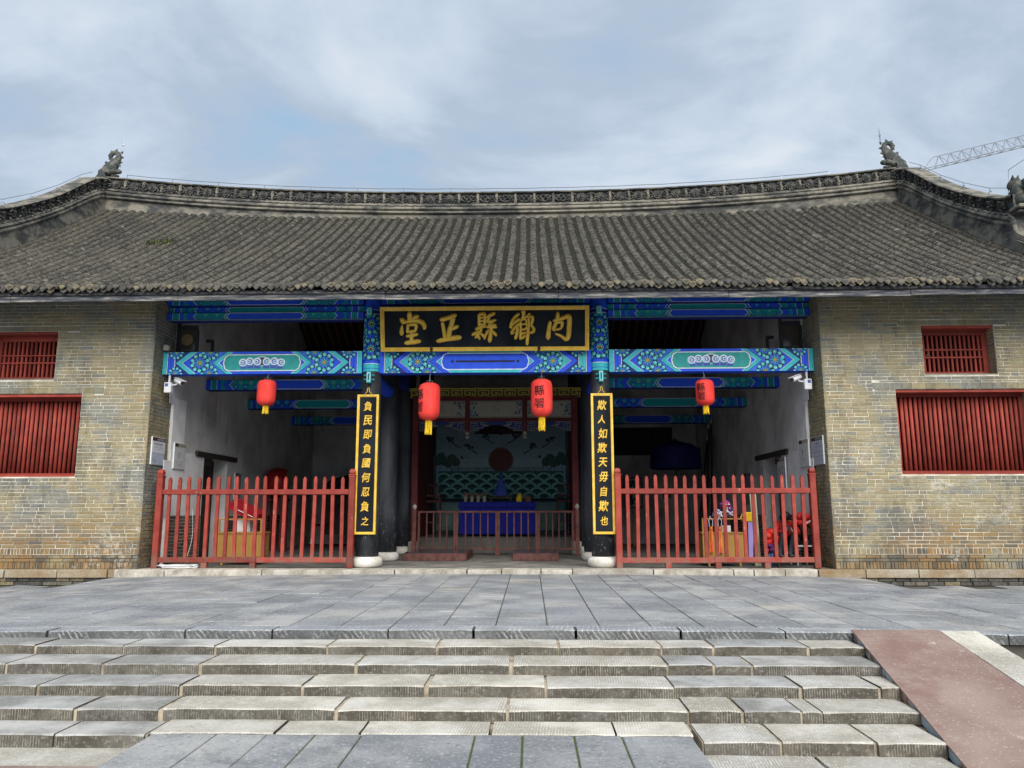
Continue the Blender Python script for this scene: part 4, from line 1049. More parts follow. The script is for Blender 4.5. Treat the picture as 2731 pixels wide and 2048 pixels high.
def column(X, Y, zt, rb, rt, painted):
    c = MB().lathe([(rb, .29), (rb*.995, 1.2), (lerp(rb, rt, .35), 2.6), (lerp(rb, rt, .75), 4.0), (rt, zt)], (X, Y, 0), 28).build('column', MAT['column'], hall, True)
    d = MB().lathe([(.24, .075), (.285, .085), (.315, .115), (.325, .17), (.318, .225), (.29, .262), (.25, .275), (.245, .292)], (X, Y, 0), 28).build('drum_base', MAT['drumstone'], c, True)
    if painted:
        r0 = lambda z: lerp(rb, rt, .75) + (rt-lerp(rb, rt, .75))*max(0, (z-4.0))/(zt-4.0)
        z0 = 4.10
        p = Paint((-.70, .70, 0, 1.55))
        p.rect(-.70, .70, 0, 1.55, BLUE); p.rect(-.70, .70, .0, .055, TEAL2); p.rect(-.70, .70, .062, .066, BLK); p.rect(-.70, .70, .068, .16, TEAL2); p.rect(-.70, .70, .16, .172, WHT); p.rect(-.70, .70, .235, .242, BLK)
        for q in (-.66, -.44, -.22, 0, .22, .44, .66):
            p.circ(q, .30, .07, BLK, 10); p.circ(q, .30, .06, TEAL2, 10); p.circ(q+.012, .305, .03, WHT, 8); p.circ(q+.014, .303, .02, TEAL, 8)
        for vv in (.48, 1.02):
            for q in (-.42, .0, .42): p.flower(q, vv, .235, TEAL2, BLUE, .1)
        for q in (-.63, -.21, .21, .63): p.flower(q, .75, .13, TEAL2, BLUE)
        p.rect(-.70, .70, 1.235, 1.245, WHT); p.rect(-.70, .70, 1.25, 1.30, NAVY); p.rect(-.70, .70, 1.33, 1.34, WHT)
        # fine mesh so that the pattern wraps the shaft
        mbp = MB()
        def fn(u, v, h):
            R_ = r0(z0+v)+h; a = u/.20; return (X+R_*sin(a), Y-R_*cos(a), z0+v)
        for i, (pts, cc) in zip(p.layers(), p.L):
            us = [q[0] for q in pts]; w = max(us)-min(us)
            if w > .12:
                k = int(w/.08)+1; lo = min(us)
                for j in range(k):
                    sub = Paint((lo+w*j/k, lo+w*(j+1)/k, -1, 3)); sub.poly(pts, cc)
                    for pp, _ in sub.L: mbp.flat(pp, fn, .004+i*.0003, 0, cc)
            else: mbp.flat(pts, fn, .004+i*.0003, 0, cc)
        mbp.build('painted_pattern', MAT['paint'], c)
    return c
cols = {s: column(s*COLX, COLY, 5.60, .236, .186, True) for s in (-1, 1)}
# turquoise tenon ends and brackets on the front columns
for s in (-1, 1):
    X = s*COLX
    MB().box(X-.055-.02, X+.055-.02, .40, .58, 5.27, 5.44, .004, col=TEAL).box(X-.045-.02, X+.045-.02, .393, .40, 5.285, 5.425, col=WHT).box(X-.036-.02, X+.036-.02, .388, .393, 5.295, 5.415, col=TEAL2).build('tenon_end', MAT['paint'], cols[s])
    mb = MB().box(X-.045, X+.045, .42, .55, 3.83, 4.07, .004, col=TEAL).box(X-.036, X+.036, .412, .42, 3.85, 4.05, col=WHT).box(X-.028, X+.028, .408, .412, 3.858, 4.042, col=TEAL2).box(X-.010, X+.010, .404, .408, 3.89, 4.01, col=BLK)
    for zq in (3.91, 4.0): mb.box(X-.11, X+.11, .47, .50, zq-.012, zq+.012, .003, col=TEAL)
    mb.build('wedge_bracket', MAT['paint'], cols[s])
inner = {s: column(s*2.42, 2.78, 6.4, .265, .235, False) for s in (-1, 1)}
for s in (-1, 1):
    for Y in (5.55, 9.5): column(s*2.42, Y, 7.2, .26, .23, False)
# deeper tie beams across the side bays, and the stub beams between front and inner columns
for s in (-1, 1):
    a, b = (-6.80, -2.66) if s < 0 else (2.66, 6.80)
    for k, (Y, z0, z1) in enumerate(((2.72, 4.06, 4.31), (5.45, 3.97, 4.22), (9.4, 3.97, 4.24))):
        bm = MB().box(a, b, Y, Y+.25, z0, z1, .01, col=NAVY).build('inner_beam', MAT['oldpaint'], hall)
        small_art(b-a, z1-z0-.02, 1 if k == 1 else 0).build('painted_pattern', facefn(a, Y, z0+.01), bm, MAT['oldpaint'])
    MB().tube([(s*COLX, .9, 3.98), (s*COLX, 2.55, 3.98)], .15, 12, col=BLUE).build('stub_beam', MAT['oldpaint'], hall)
    MB().box(s*COLX-.11, s*COLX+.11, 3.0, 5.4, 4.4, 4.75, .02, col=NAVY).build('stub_beam', MAT['oldpaint'], hall)
# back slope rafters and purlins seen in the dark above
for i in range(-25, 26):
    X = i*.265
    MB().tube([(X, y, roofz(0, 12.5-y)-.2) for y in (6.4, 8.5, 10.5, 12.0)], .05, 6, col=(.17,.06,.045)).build('rafter', MAT['paint'], hall)
for Y in (4.0, 8.8, 10.6):
    z = roofz(0, Y if Y < 6.2 else 12.5-Y)-.36
    pb = MB().tube([(-6.8, Y, z), (6.8, Y, z)], .13, 12, col=(.05,.016,.014)).build('purlin', MAT['paint'], hall)
    MB().box(-6.8, 6.8, Y-.06, Y+.06, z-.42, z-.16, .01, col=(.008,.06,.065)).build('purlin_board', MAT['oldpaint'], pb)
# ================================================================== writing
_gl = {}
def glyph(ch, bold=.012, extrude=0.0, bevel=0.0):
    """outline of one character from Blender's built-in font, centred, about 1 unit tall"""
    key = (ch, bold, extrude, bevel)
    if key in _gl: return _gl[key]
    cu = bpy.data.curves.new('g', 'FONT'); cu.body = ch; cu.size = 1.0; cu.resolution_u = 2; cu.offset = bold; cu.extrude = extrude; cu.bevel_depth = bevel; cu.bevel_resolution = 0
    if extrude == 0: cu.fill_mode = 'FRONT'
    o = bpy.data.objects.new('g', cu); COL.objects.link(o)
    dg = bpy.context.evaluated_depsgraph_get(); me = bpy.data.meshes.new_from_object(o.evaluated_get(dg))
    vs_ = [tuple(v.co) for v in me.vertices]; fs = [tuple(p.vertices) for p in me.polygons]
    bpy.data.objects.remove(o, do_unlink=True); bpy.data.curves.remove(cu); bpy.data.meshes.remove(me)
    if vs_:
        cx_ = (min(v[0] for v in vs_)+max(v[0] for v in vs_))/2; cy_ = (min(v[1] for v in vs_)+max(v[1] for v in vs_))/2
        vs_ = [(x-cx_, y-cy_, z) for x, y, z in vs_]
    _gl[key] = (vs_, fs); return _gl[key]
def put_char(name, ch, fn, size, mat, parent, bold=.012, h=.002, extrude=0.0, bevel=0.0, sx=1.0, shear=0.0):
    v, f = glyph(ch, bold, extrude, bevel)
    return MB().add([fn((x*sx+y*shear)*size, y*size, h+z*size) for x, y, z in v], f).build(name, mat, parent)
def brush(mb, pts, fn, hgt, k=1.0):
    """one raised brush stroke: pts = (u, v, halfwidth)"""
    c = catmull(pts, 4); rows = []
    n = len(c)
    for i, (u, v, w) in enumerate(c):
        a, b = c[max(0, i-1)], c[min(n-1, i+1)]; dx, dy = b[0]-a[0], b[1]-a[1]; l = math.hypot(dx, dy) or 1; nx, ny = -dy/l, dx/l; w *= k
        if i in (0, n-1):
            q = -1 if i == 0 else 1; rows.append([fn(u+dx/l*w*.75*q+nx*w*t*.3, v+dy/l*w*.75*q+ny*w*t*.3, 0) for t in (-1,-.6,0,.6,1)])
            if i == 0: rows.append([fn(u+nx*w*t*.85, v+ny*w*t*.85, hh*hgt) for t, hh in ((-1,0),(-.62,.72),(0,.95),(.62,.72),(1,0))])
            else: rows.insert(-1, [fn(u+nx*w*t*.85, v+ny*w*t*.85, hh*hgt) for t, hh in ((-1,0),(-.62,.72),(0,.95),(.62,.72),(1,0))])
            continue
        rows.append([fn(u+nx*w*t, v+ny*w*t, hh*hgt) for t, hh in ((-1,0),(-.62,.78),(0,1),(.62,.78),(1,0))])
    mb.grid(rows)
# ---- name plaque: five raised gold characters on black, read from the right
plaque = thing('name_plaque', (0, .3, 4.5), 'black plaque with five large gold characters in gold frame under the eave', 'plaque')
PW0, PW1, PZ0, PZ1, PYB, PYT = 2.135, 2.17, 4.50, 5.395, .47, .24
def pq(u, v, h):
    t = v/(PZ1-PZ0); n = Vector((0, -(PZ1-PZ0), -(PYB-PYT))).normalized()
    return (u, lerp(PYB, PYT, t)+n.y*h, PZ0+v+n.z*h)
PH = PZ1-PZ0
MB().prism([(-PW1+.03, .03), (PW1-.03, .03), (PW1-.03, PH-.03), (-PW1+.03, PH-.03)], pq, -.05, 0, back=True).build('board', MAT['lacquer'], plaque)
fr = MB()
for (o, i_, h0, h1) in ((0, .035, -.06, .05), (.028, .058, -.02, .036), (.052, .080, -.01, .020)):
    a = (-PW1+o, PW1-o, o, PH-o); b = (-PW1+i_, PW1-i_, i_, PH-i_)
    for q in (((a[0],a[2]),(a[1],a[2]),(b[1],b[2]),(b[0],b[2])), ((a[1],a[2]),(a[1],a[3]),(b[1],b[3]),(b[1],b[2])), ((a[1],a[3]),(a[0],a[3]),(b[0],b[3]),(b[1],b[3])), ((a[0],a[3]),(a[0],a[2]),(b[0],b[2]),(b[0],b[3]))):
        fr.prism(list(q), pq, h0, h1, back=True)
fr.build('frame', MAT['gold'], plaque)
# strokes traced on a 2212 x 580 sketch of the plaque
def Z(x, y): return (x-1100)/2026*2*PW1*1.0, PH-(y-66)/(488-66)*PH
chars = [
 [[(370,125,19),(372,160,20),(370,200,17)], [(292,185,20),(318,205,18),(335,208,10)], [(452,152,14),(425,165,18),(392,190,12)], [(300,215,14),(360,200,15),(440,192,18),(500,220,19),(515,262,15),(505,275,8)], [(300,235,5),(292,275,14),(290,320,19)],
  [(350,235,12),(352,270,13),(345,305,12)], [(350,238,12),(400,232,13),(435,238,14),(425,290,12)], [(348,302,11),(390,297,12),(428,292,11)], [(342,342,13),(390,335,14),(440,325,14)], [(392,305,14),(388,350,15),(382,400,15)], [(330,408,17),(395,400,18),(465,392,17)]],
 [[(680,188,18),(745,172,17),(815,148,18)], [(795,165,20),(780,230,19),(760,290,20),(745,365,21)], [(760,285,12),(800,268,16),(838,252,14)], [(690,215,14),(700,270,15),(712,360,15)], [(642,392,17),(740,372,18),(858,358,20)]],
 [[(1048,142,14),(1050,190,14),(1048,245,13)], [(1050,142,13),(1090,136,14),(1104,150,13),(1102,235,12)], [(1050,172,9),(1100,168,9)], [(1050,204,9),(1100,200,9)], [(1048,240,10),(1102,232,10)], [(1020,280,14),(1060,262,14),(1112,252,12)], [(1066,265,12),(1062,300,12),(1030,340,12),(1008,365,8)], [(985,332,14),(1025,312,13),(1060,302,11)], [(1028,330,12),(1050,372,12)], [(1060,318,11),(1095,352,13)],
  [(1195,132,14),(1150,152,14),(1118,172,9)], [(1150,165,11),(1128,208,12),(1170,205,12),(1206,196,12)], [(1185,205,12),(1140,248,12),(1205,240,12)], [(1125,262,12),(1170,256,13),(1212,262,13)], [(1168,250,15),(1160,320,15),(1148,392,18)], [(1140,290,12),(1110,335,12),(1098,372,11)], [(1178,300,11),(1205,330,13),(1212,345,9)]],
 [[(1432,140,13),(1385,180,12),(1350,245,9)], [(1440,190,14),(1395,215,13),(1352,258,12),(1370,270,8)], [(1440,232,13),(1400,262,12),(1360,320,12),(1385,315,10)], [(1420,262,13),(1415,320,13),(1400,372,13)], [(1478,110,19),(1480,150,14),(1462,185,9)], [(1470,178,11),(1510,165,11),(1540,135,9)], [(1450,200,10),(1500,190,10),(1508,250,10)], [(1450,240,9),(1500,232,9)], [(1450,205,10),(1452,290,12),(1448,375,13)], [(1455,290,10),(1500,280,10),(1512,262,9)], [(1455,330,10),(1500,315,10)], [(1460,372,12),(1495,345,11)],
  [(1532,160,11),(1528,250,13),(1520,340,14),(1512,428,13)], [(1535,165,11),(1568,170,13),(1560,225,12),(1545,240,9)], [(1550,240,10),(1580,285,13),(1565,312,13),(1540,318,10)]],
 [[(1738,215,12),(1728,270,17),(1720,330,18),(1718,368,20)], [(1812,132,13),(1808,190,18),(1790,235,15),(1772,280,15),(1780,300,9)], [(1775,205,13),(1850,185,16),(1905,165,17),(1925,180,19),(1922,270,19),(1915,350,19),(1895,385,18)], [(1800,225,10),(1850,218,14),(1852,250,12),(1835,280,10),(1790,290,10)], [(1790,330,8),(1840,350,12),(1890,388,15)]]]
for sl in chars:
    mb = MB(); kx_ = 2*PW1/2026
    for st_ in sl: brush(mb, [(*Z(x, y), w*kx_) for x, y, w in st_], lambda u, v, h: pq(u, v, h+.001), .032, 1.25)
    mb.build('character', MAT['gold'], plaque, True)
for x in (-1.12, 1.12):
    MB().tube(catmull([pq(x, -.02, .05), pq(x+.012, .05, .065), pq(x, .12, .05)], 3), [.004,.018,.028,.034,.028,.012,.004], 6).build('retaining_hook', MAT['darkwood'], plaque)
# ---- couplet boards on the two front columns
for s, txt, lab in ((-1, '負民即負國何忍負之', 'tall black couplet board with gold characters on the left front column'), (1, '欺人如欺天毋自欺也', 'tall black couplet board with gold characters on the right front column')):
    X = s*COLX; t = thing('couplet_board', (X, .45, .74), lab, 'sign board', 'couplet boards on the front columns')
    a, b, c, d = X-.222, X+.222, .742, 3.585; YF = .462
    tw = RAD(.35)*s
    fn = lambda u, v, h: (X+u+ (v-1.42)*math.tan(tw)*.0, YF-h, c+v)
    MB().prism([(-.2,.02),(.2,.02),(.2,2.82),(-.2,2.82)], fn, -.035, 0, back=True).build('board', MAT['lacquer'], t)
    fr = MB()
    for (o, i_, h0, h1) in ((0, .03, -.04, .03), (.024, .048, -.02, .018)):
        A = (-.222+o, .222-o, o, 2.843-o); B_ = (-.222+i_, .222-i_, i_, 2.843-i_)
        for q in (((A[0],A[2]),(A[1],A[2]),(B_[1],B_[2]),(B_[0],B_[2])), ((A[1],A[2]),(A[1],A[3]),(B_[1],B_[3]),(B_[1],B_[2])), ((A[1],A[3]),(A[0],A[3]),(B_[0],B_[3]),(B_[1],B_[3])), ((A[0],A[3]),(A[0],A[2]),(B_[0],B_[2]),(B_[0],B_[3]))):
            fr.prism(list(q), fn, h0, h1, back=True)
    fr.build('frame', MAT['gold'], t)
    for i, ch in enumerate(txt):
        zc = 2.60 - i*.2925
        dx = rng.uniform(-.01, .01)
        sz = .215*rng.uniform(.92, 1.06)*(.85 if ch in '人之也' else 1)
        put_char('character', ch, lambda u, v, h: fn(u+dx, v+zc, h), sz, MAT['gold'], t, bold=.004, h=.006, extrude=.03, bevel=.022, sx=.86, shear=.12)
    MB().tube(catmull([(X-.07, YF-.01, 3.60), (X-.045, YF-.02, 3.625), (X-.018, YF-.02, 3.66), (X-.022, YF-.02, 3.705), (X, YF-.02, 3.725), (X+.022, YF-.02, 3.705), (X+.018, YF-.02, 3.66), (X+.045, YF-.02, 3.625), (X+.07, YF-.01, 3.60)], 3), .008, 6).build('hook', MAT['gold'], t)
# ---- red lanterns
def lantern(X, z0, z1, r, fringe, ang, lab, tilt=0.0):
    Y = .52; H = z1-z0
    t = thing('lantern', (X, Y, z0-fringe), lab, 'lantern', 'red lanterns hanging from the beam')
    n = 24; rows = []
    prof = [(.30, 0), (.62, .035), (.86, .10), (.98, .20), (1.0, .35), (1.0, .55), (1.0, .74), (.97, .86), (.86, .94), (.60, .985), (.30, 1.0)]
    RZ = lambda zz_: next(lerp(p[0], q[0], (zz_-p[1])/(q[1]-p[1])) for p, q in zip(prof, prof[1:]) if zz_ <= q[1]+1e-6)
    for q, v in prof:
        pl = .045 if v < .16 else .016
        rows.append([(X+r*q*(1+pl*sin(k*2*pi/n*12))*cos(2*pi*k/n)+tilt*(z0+H*v-z1), Y+r*q*(1+pl*sin(k*2*pi/n*12))*sin(2*pi*k/n), z0+H*v) for k in range(n+1)])
    MB().grid(rows).build('shade', MAT['lantern'], t, True)
    MB().lathe([(r*.32, 0), (r*.34, .012), (r*.34, .02), (r*.30, .03)], (X, Y, z1-.012), 14).build('cap', MAT['darkwood'], t)
    MB().tube([(X, Y, z1), (X+.004, Y, lerp(z1, 4.066, .5)), (X, Y+.09, 4.064)], .009, 6).tube([(X-.06, Y, z1+.015), (X-.06, Y, z1+.05), (X+.06, Y, z1+.05), (X+.06, Y, z1+.015)], .005, 5).build('hanger', MAT['steel'], t)
    fm = MB()
    for k in range(22):
        a = 2*pi*k/22; x, y = X+r*.28*cos(a)-tilt*H, Y+r*.28*sin(a)
        fm.tube([(x, y, z0+.012), (x+rng.uniform(-.004, .004), y, z0-fringe*.5), (x+rng.uniform(-.012, .012)-tilt*.6*fringe, y, z0-fringe*rng.uniform(.90, 1.05))], .0068*r/.2, 4)
    fm.build('fringe', MAT['fringe'], t)
    if ang is not None:
        for i, ch in enumerate('縣署'):
            vc = .67-.33*i
            def fn(u, v, h):
                a = RAD(ang)+u/r; vv = vc+v/H; rr = r*RZ(min(.99, max(.01, vv)))*1.015+h
                return (X+rr*sin(a)+tilt*(H*vv-H), Y-rr*cos(a), z0+H*vv)
            put_char('character', ch, fn, r*1.0, MAT['ink'], t, bold=.006, h=.004)
    return t
lantern(-4.56, 3.37, 3.915, .193, .17, 118, 'small plain red lantern with yellow fringe at the left bay', .02)
lantern(-1.15, 3.045, 3.835, .226, .285, -52, 'large red lantern left of centre, its characters turned to the side', .012)
lantern(1.18, 3.105, 3.90, .225, .28, -14, 'large red lantern right of centre with two black characters facing front')
lantern(4.54, 3.33, 3.87, .190, .17, -38, 'small red lantern at the right bay with dark characters on its left', -.02)

# ================================================================== red picket fences
def fence(xa, xb, first, step, feet, lab):
    t = thing('picket_fence', ((xa+xb)/2, .4, FZ), lab, 'fence', 'red picket fences across the side bays')
    def post(x, big):
        mb = MB().box(x-.062, x+.062, .335, .465, FZ, 1.93, .012)
        mb.box(x-.068, x+.068, .329, .471, 1.885, 1.905, .004).box(x-.070, x+.070, .327, .473, 1.915, 1.94, .006)
        mb.lathe([(.05, 0), (.078, .03), (.082, .06), (.058, .105), (.02, .12)], (x, .4, 1.935), 4, a0=pi/4, a1=2*pi+pi/4)
        mb.build('post', MAT['red'], t)
    post(xa, True); post(xb, True)
    for z0, z1, yo in ((1.54, 1.645, 0), (.19, .295, .004)):
        mid = lerp(xa, xb, .52)
        for a, b, dz in ((xa+.06, mid, .0), (mid+.004, xb-.06, rng.uniform(-.012, .012))):
            MB().box(a, b, .355, .445, z0+dz, z1+dz, .010).build('rail', MAT['red'], t)
    top = [(-.034, 0), (.034, 0), (.034, 1.50), (.028, 1.515), (.034, 1.53), (.034, 1.60), (.026, 1.635), (.012, 1.66), (0, 1.668), (-.012, 1.66), (-.026, 1.635), (-.034, 1.60), (-.034, 1.53), (-.028, 1.515), (-.034, 1.50)]
    me = MB().prism(top, lambda u, v, h: (u, -h, v), -.022, .022, back=True).mesh('picket', MAT['red'])
    for i in range(19):
        obj('picket', me, t, loc=(first+i*step+rng.uniform(-.009, .009), .4+rng.uniform(-.004, .004), .245+rng.uniform(-.022, .008)), rot=(RAD(rng.uniform(-.4, .4)), RAD(rng.uniform(-.7, .7)), RAD(rng.uniform(-4, 4))))
    for x in feet: MB().box(x-.058, x+.058, .34, .46, FZ, .192, .006).build('foot', MAT['red'], t)
fence(-6.60, -2.67, -6.39, .1962, (-5.60, -4.62), 'red picket fence closing the left bay beside the brick pier')
fence(6.57, 2.69, 2.88, .1933, (3.65, 4.63, 5.59), 'red picket fence closing the right bay in front of the seated person')
# pile of loose cable behind the left fence
cb_ = MB()
for k in range(7):
    cx_, cy_ = -6.1+rng.uniform(-.05, .1), .28+rng.uniform(-.04, .05); rx, ry = rng.uniform(.18, .36), rng.uniform(.04, .09); z = FZ+.012+k*.009; a0 = rng.uniform(0, 6)
    cb_.tube([(cx_+rx*cos(a0+q*.45)*(1+.1*sin(q)), cy_+ry*sin(a0+q*.45), z+.012*abs(sin(q))) for q in range(13)], .006, 5)
cb_.tube(catmull([(-6.3, .3, .1), (-6.45, .28, .16), (-6.28, .55, .12)], 4), .006, 5).tube(catmull([(-6.0, .32, .1), (-6.05, .6, .3), (-6.1, .9, .7), (-6.2, 1.05, 1.25)], 4), .005, 5)
cb_.build('cable_coil', MAT['white_metal'], label='loose pile of pale cable on the floor under the left red fence', cat='cable')

# ================================================================== cameras, signs
for s, lab in ((-1, 'white security camera with box on the left brick pier'), (1, 'white security camera with box on the right brick pier')):
    X = s*6.68; t = thing('security_camera', (X, .6, 3.66), lab, 'camera', 'security cameras on the piers')
    MB().box(X-.075, X+.075, .54, .64, 3.665, 3.885, .01).build('junction_box', MAT['white_metal'], t)
    MB().box(X+s*.02-.03, X+s*.02+.03, .535, .541, 3.80, 3.86).build('box_label', simple('blue_label', (.05,.09,.35), .6, .1, 4, 0), t)
    MB().tube([(X, .6, 3.88), (X, .62, 3.98), (X+s*.02, .66, 4.07)], .022, 8).build('conduit', MAT['white_metal'], t)
    MB().tube([(X-s*.07, .59, 3.83), (X-s*.16, .56, 3.835), (X-s*.2, .56, 3.85)], .018, 8).build('arm', MAT['white_metal'], t)
    a, b = Vector((X-s*.13, .62, 3.945)), Vector((X-s*.36, .44, 3.845)); d = (b-a).normalized()
    MB().tube([a, a+d*.02, b], [.04, .05, .05], 12).build('housing', MAT['white_metal'], t, True)
    MB().tube([b+d*.001, b+d*.012], .043, 12).build('lens', MAT['darkglass'], t)
    sh = MB(); up = Vector((0, 0, 1)); sd_ = d.cross(up).normalized(); uu = sd_.cross(d)
    c0, c1 = a+uu*.052+d*.02, b+uu*.052+d*.07
    sh.add([tuple(p) for p in (c0-sd_*.05, c0+sd_*.05, c1+sd_*.05, c1-sd_*.05, c0-sd_*.05+uu*.008, c0+sd_*.05+uu*.008, c1+sd_*.05+uu*.008, c1-sd_*.05+uu*.008)], [(0,1,2,3),(7,6,5,4),(0,4,5,1),(1,5,6,2),(2,6,7,3),(3,7,4,0)])
    sh.build('sunshade', MAT['white_metal'], t)
MB().lathe([(.06, 0), (.07, .02), (.07, .09), (.055, .11)], (-6.74, .50, 4.56), 10).build('dome_sensor', MAT['kerb'], label='small cream sensor dome above the left end of the painted beam', cat='sensor')
def sign(s, X, y0, y1, z0, z1, head, lines, lab, pic=None, name='notice_board', heading=None, body=(.62,.64,.68), body2=None):
    """thin board on a wall face x = X, its face towards the middle of the hall; u runs from the viewer's left"""
    t = thing(name, (X, (y0+y1)/2, z0), lab, 'sign')
    w, h = y1-y0, z1-z0; th = .03
    fn = (lambda u, v, k: (X-s*(th+k), y0+u, z0+v)) if s < 0 else (lambda u, v, k: (X-s*(th+k), y1-u, z0+v))
    MB().box(X, X-s*th, y0, y1, z0, z1, .004).build('board', MAT['white_metal'], t)
    p = Paint((0, w, 0, h)); p.rect(.008, w-.008, .008, h-.008, body)
    if body2: p.rect(.008, w-.008, .008, h*.42, body2); p.rect(.008, w-.008, h*.42, h*.43, (.05,.05,.06))
    p.rect(.008, w-.008, h-.085, h-.008, head); p.rect(.012, w*.33, h-.082, h-.012, (.09,.03,.04))
    for k in range(9):
        x = w*.4+k*w*.06; p.circ(x, h-.045+(.012 if k % 2 else -.012), .016, (.7,.7,.68), 7); p.circ(x, h-.045+(.012 if k % 2 else -.012), .009, head, 6)
    for (u0, u1, v, th_) in lines: p.rect(u0*w, u1*w, v*h-th_/2, v*h+th_/2, (.16,.16,.18))
    if pic:
        u, v, a = pic; p.rect(u*w-a*.4, u*w+a*.4, v*h, v*h+a*1.5, (.22,.24,.27)); p.circ(u*w, v*h+a*1.5, a*.4, (.22,.24,.27), 10); p.rect(u*w-a*.15, u*w+a*.15, v*h+a*.2, v*h+a*1.1, (.5,.52,.55)); p.circ(u*w+a*1.5, v*h+a, a*.28, (.38,.40,.42), 8)
    p.build('print', fn, t, MAT['paint'], h0=.001)
    if heading:
        for i, ch in enumerate(heading): put_char('character', ch, lambda u, v, k: fn(w*.2+i*(w*.6/max(1, len(heading)-1))+u, h*.745+v, k), .052, MAT['ink'], t, h=.003)
    return t
L1 = [(.16+i*.115, .16+i*.115+.07, .745+(.02 if i%2 else 0), .022 if i%2 else .05) for i in range(6)]+[(.17+i*.115, .22+i*.115, .76-(.03 if i%2 else 0), .012) for i in range(6)]+[(.2, .8, .66, .006), (.14, .86, .62, .006), (.3, .7, .57, .005), (.28, .72, .53, .004), (.1, .45, .17, .006), (.1, .45, .13, .005), (.12, .4, .09, .005)]
sign(-1, -6.85, .36, .93, 2.155, 2.73, (.05,.035,.04), L1, 'white notice board with dark head on the left brick pier', body2=(.42,.46,.56))
sign(-1, -6.79, 1.24, 1.78, 2.115, 2.68, (.25,.25,.14), [(.25,.75,.3,.004),(.2,.8,.26,.004),(.3,.7,.18,.004),(.3,.66,.14,.004)], 'pale notice board with olive head on the left white wall', pic=(.42, .42, .07), body=(.60,.61,.62))
sign(1, 6.79, 1.005, 1.56, 2.115, 2.695, (.28,.29,.14), [(.25,.75,.3,.004),(.2,.8,.26,.004),(.3,.7,.18,.004),(.3,.66,.14,.004)], 'pale notice board with olive head at the edge of the right white wall', pic=(.36, .42, .07), body=(.60,.61,.62))
sign(1, 6.85, .36, 1.0, 2.12, 2.70, (.05,.045,.05), [(.35,.65,.76,.02),(.4,.6,.69,.008),(.1,.9,.63,.006),(.1,.3,.56,.005),(.38,.62,.52,.006),(.06,.94,.47,.006),(.06,.94,.42,.006),(.44,.56,.36,.006),(.08,.92,.30,.01),(.08,.3,.25,.008),(.44,.56,.20,.006),(.08,.92,.14,.008),(.08,.35,.09,.006)], 'grey notice board with dark head on the right brick pier', body=(.44,.46,.55))
sign(1, 6.72, 2.33, 2.88, 1.62, 2.40, (.20,.12,.11), [(.6,.7,.7,.05),(.6,.7,.55,.04),(.6,.7,.42,.05),(.6,.7,.25,.05)], 'narrow upright notice board hung beside the right doorway', pic=(.28, .52, .08), body=(.50,.52,.55))
# framed dark glass boxes in the corners above the beams
for s, lab in ((-1, 'dark framed glass panel with a tan disc above the left end of the beam'), (1, 'dark framed glass panel above the right end of the painted beam')):
    t = thing('glass_panel', (s*6.6, 1.0, 4.56), lab, 'panel', 'framed glass panels above the beam ends')
    a, b = sorted((s*6.78, s*6.36)); 
    MB().box(a, b, 1.10, 1.125, 4.70, 5.22).build('pane', MAT['smoked'], t)
    fm = MB()
    for q in ((a-.03, a+.03, 4.6, 5.3), (b-.03, b+.03, 4.6, 5.15), (a, b, 4.62, 4.68), (a, b, 5.15, 5.24)): fm.box(q[0], q[1], 1.06, 1.12, q[2], q[3], .004)
    fm.build('frame', MAT['dark_metal'], t)
    MB().box(s*6.34, s*6.20, 1.5, 1.53, 4.6, 4.66).box(s*6.22, s*6.17, 1.48, 1.54, 4.55, 5.0).box(s*6.34, s*6.18, 1.5, 1.53, 4.95, 5.02).box(s*6.36, s*6.33, 1.12, 1.53, 4.6, 4.64).build('side_frame', MAT['dark_metal'], t)
    if s < 0: MB().lathe([(0.001, 0), (.13, 0), (.13, .012), (.001, .014)], (0, 0, 0), 20).xform(lambda p: (-6.58+p[0], 1.09-p[2], 4.92+p[1])).build('disc', simple('tan_disc', (.23,.165,.085), .7, .2, 6, .1), t)
    MB().box(a, b, 1.0, 1.14, 4.545, 4.6, .004).build('bracket', MAT['dark_metal'], t)
# ================================================================== centre bay: canopy, mural, table
# raised dais
dais = MB().box(-2.15, 2.15, 5.9, 9.6, FZ-.004, .50, .01).build('dais', MAT['floor'], kind='structure')
CY = 5.25
cano = thing('shrine_canopy', (0, CY, FZ), 'painted wooden canopy with yellow fret cornice and red frame in the middle bay', 'canopy')
CRED = (.115,.014,.022); CYEL = (.40,.34,.04)
for X in (-2.13, -.74, .80, 2.13):
    long_ = abs(X) > 2
    MB().box(X-.085 if long_ else X-.05, X+.085 if long_ else X+.05, CY-.06, CY+.08, FZ+.30 if long_ else 3.30, 4.25, .01).build('post', MAT['maroon'], cano)
    if long_: MB().box(X-.13, X+.13, CY-.12, CY+.14, FZ, .42, .02).build('post_base', MAT['kerb'], cano)
    else:
        pb = MB().lathe([(.02, 0), (.05, .02), (.06, .06), (.03, .10), (.055, .14), (.06, .18), (.05, .2)], (X, CY, 3.10), 10)
        pb.build('pendant', simple('carved_cream', (.36,.33,.25), .8, .3, 20, .3), cano)
for z0, z1 in ((4.14, 4.24), (3.58, 3.66)):
    MB().box(-2.05, 2.05, CY-.045, CY+.06, z0, z1, .008).build('rail', MAT['maroon'], cano)
MB().box(-2.05, 2.05, CY+.10, CY+.16, 3.52, 4.4).build('backing', MAT['maroon'], cano)
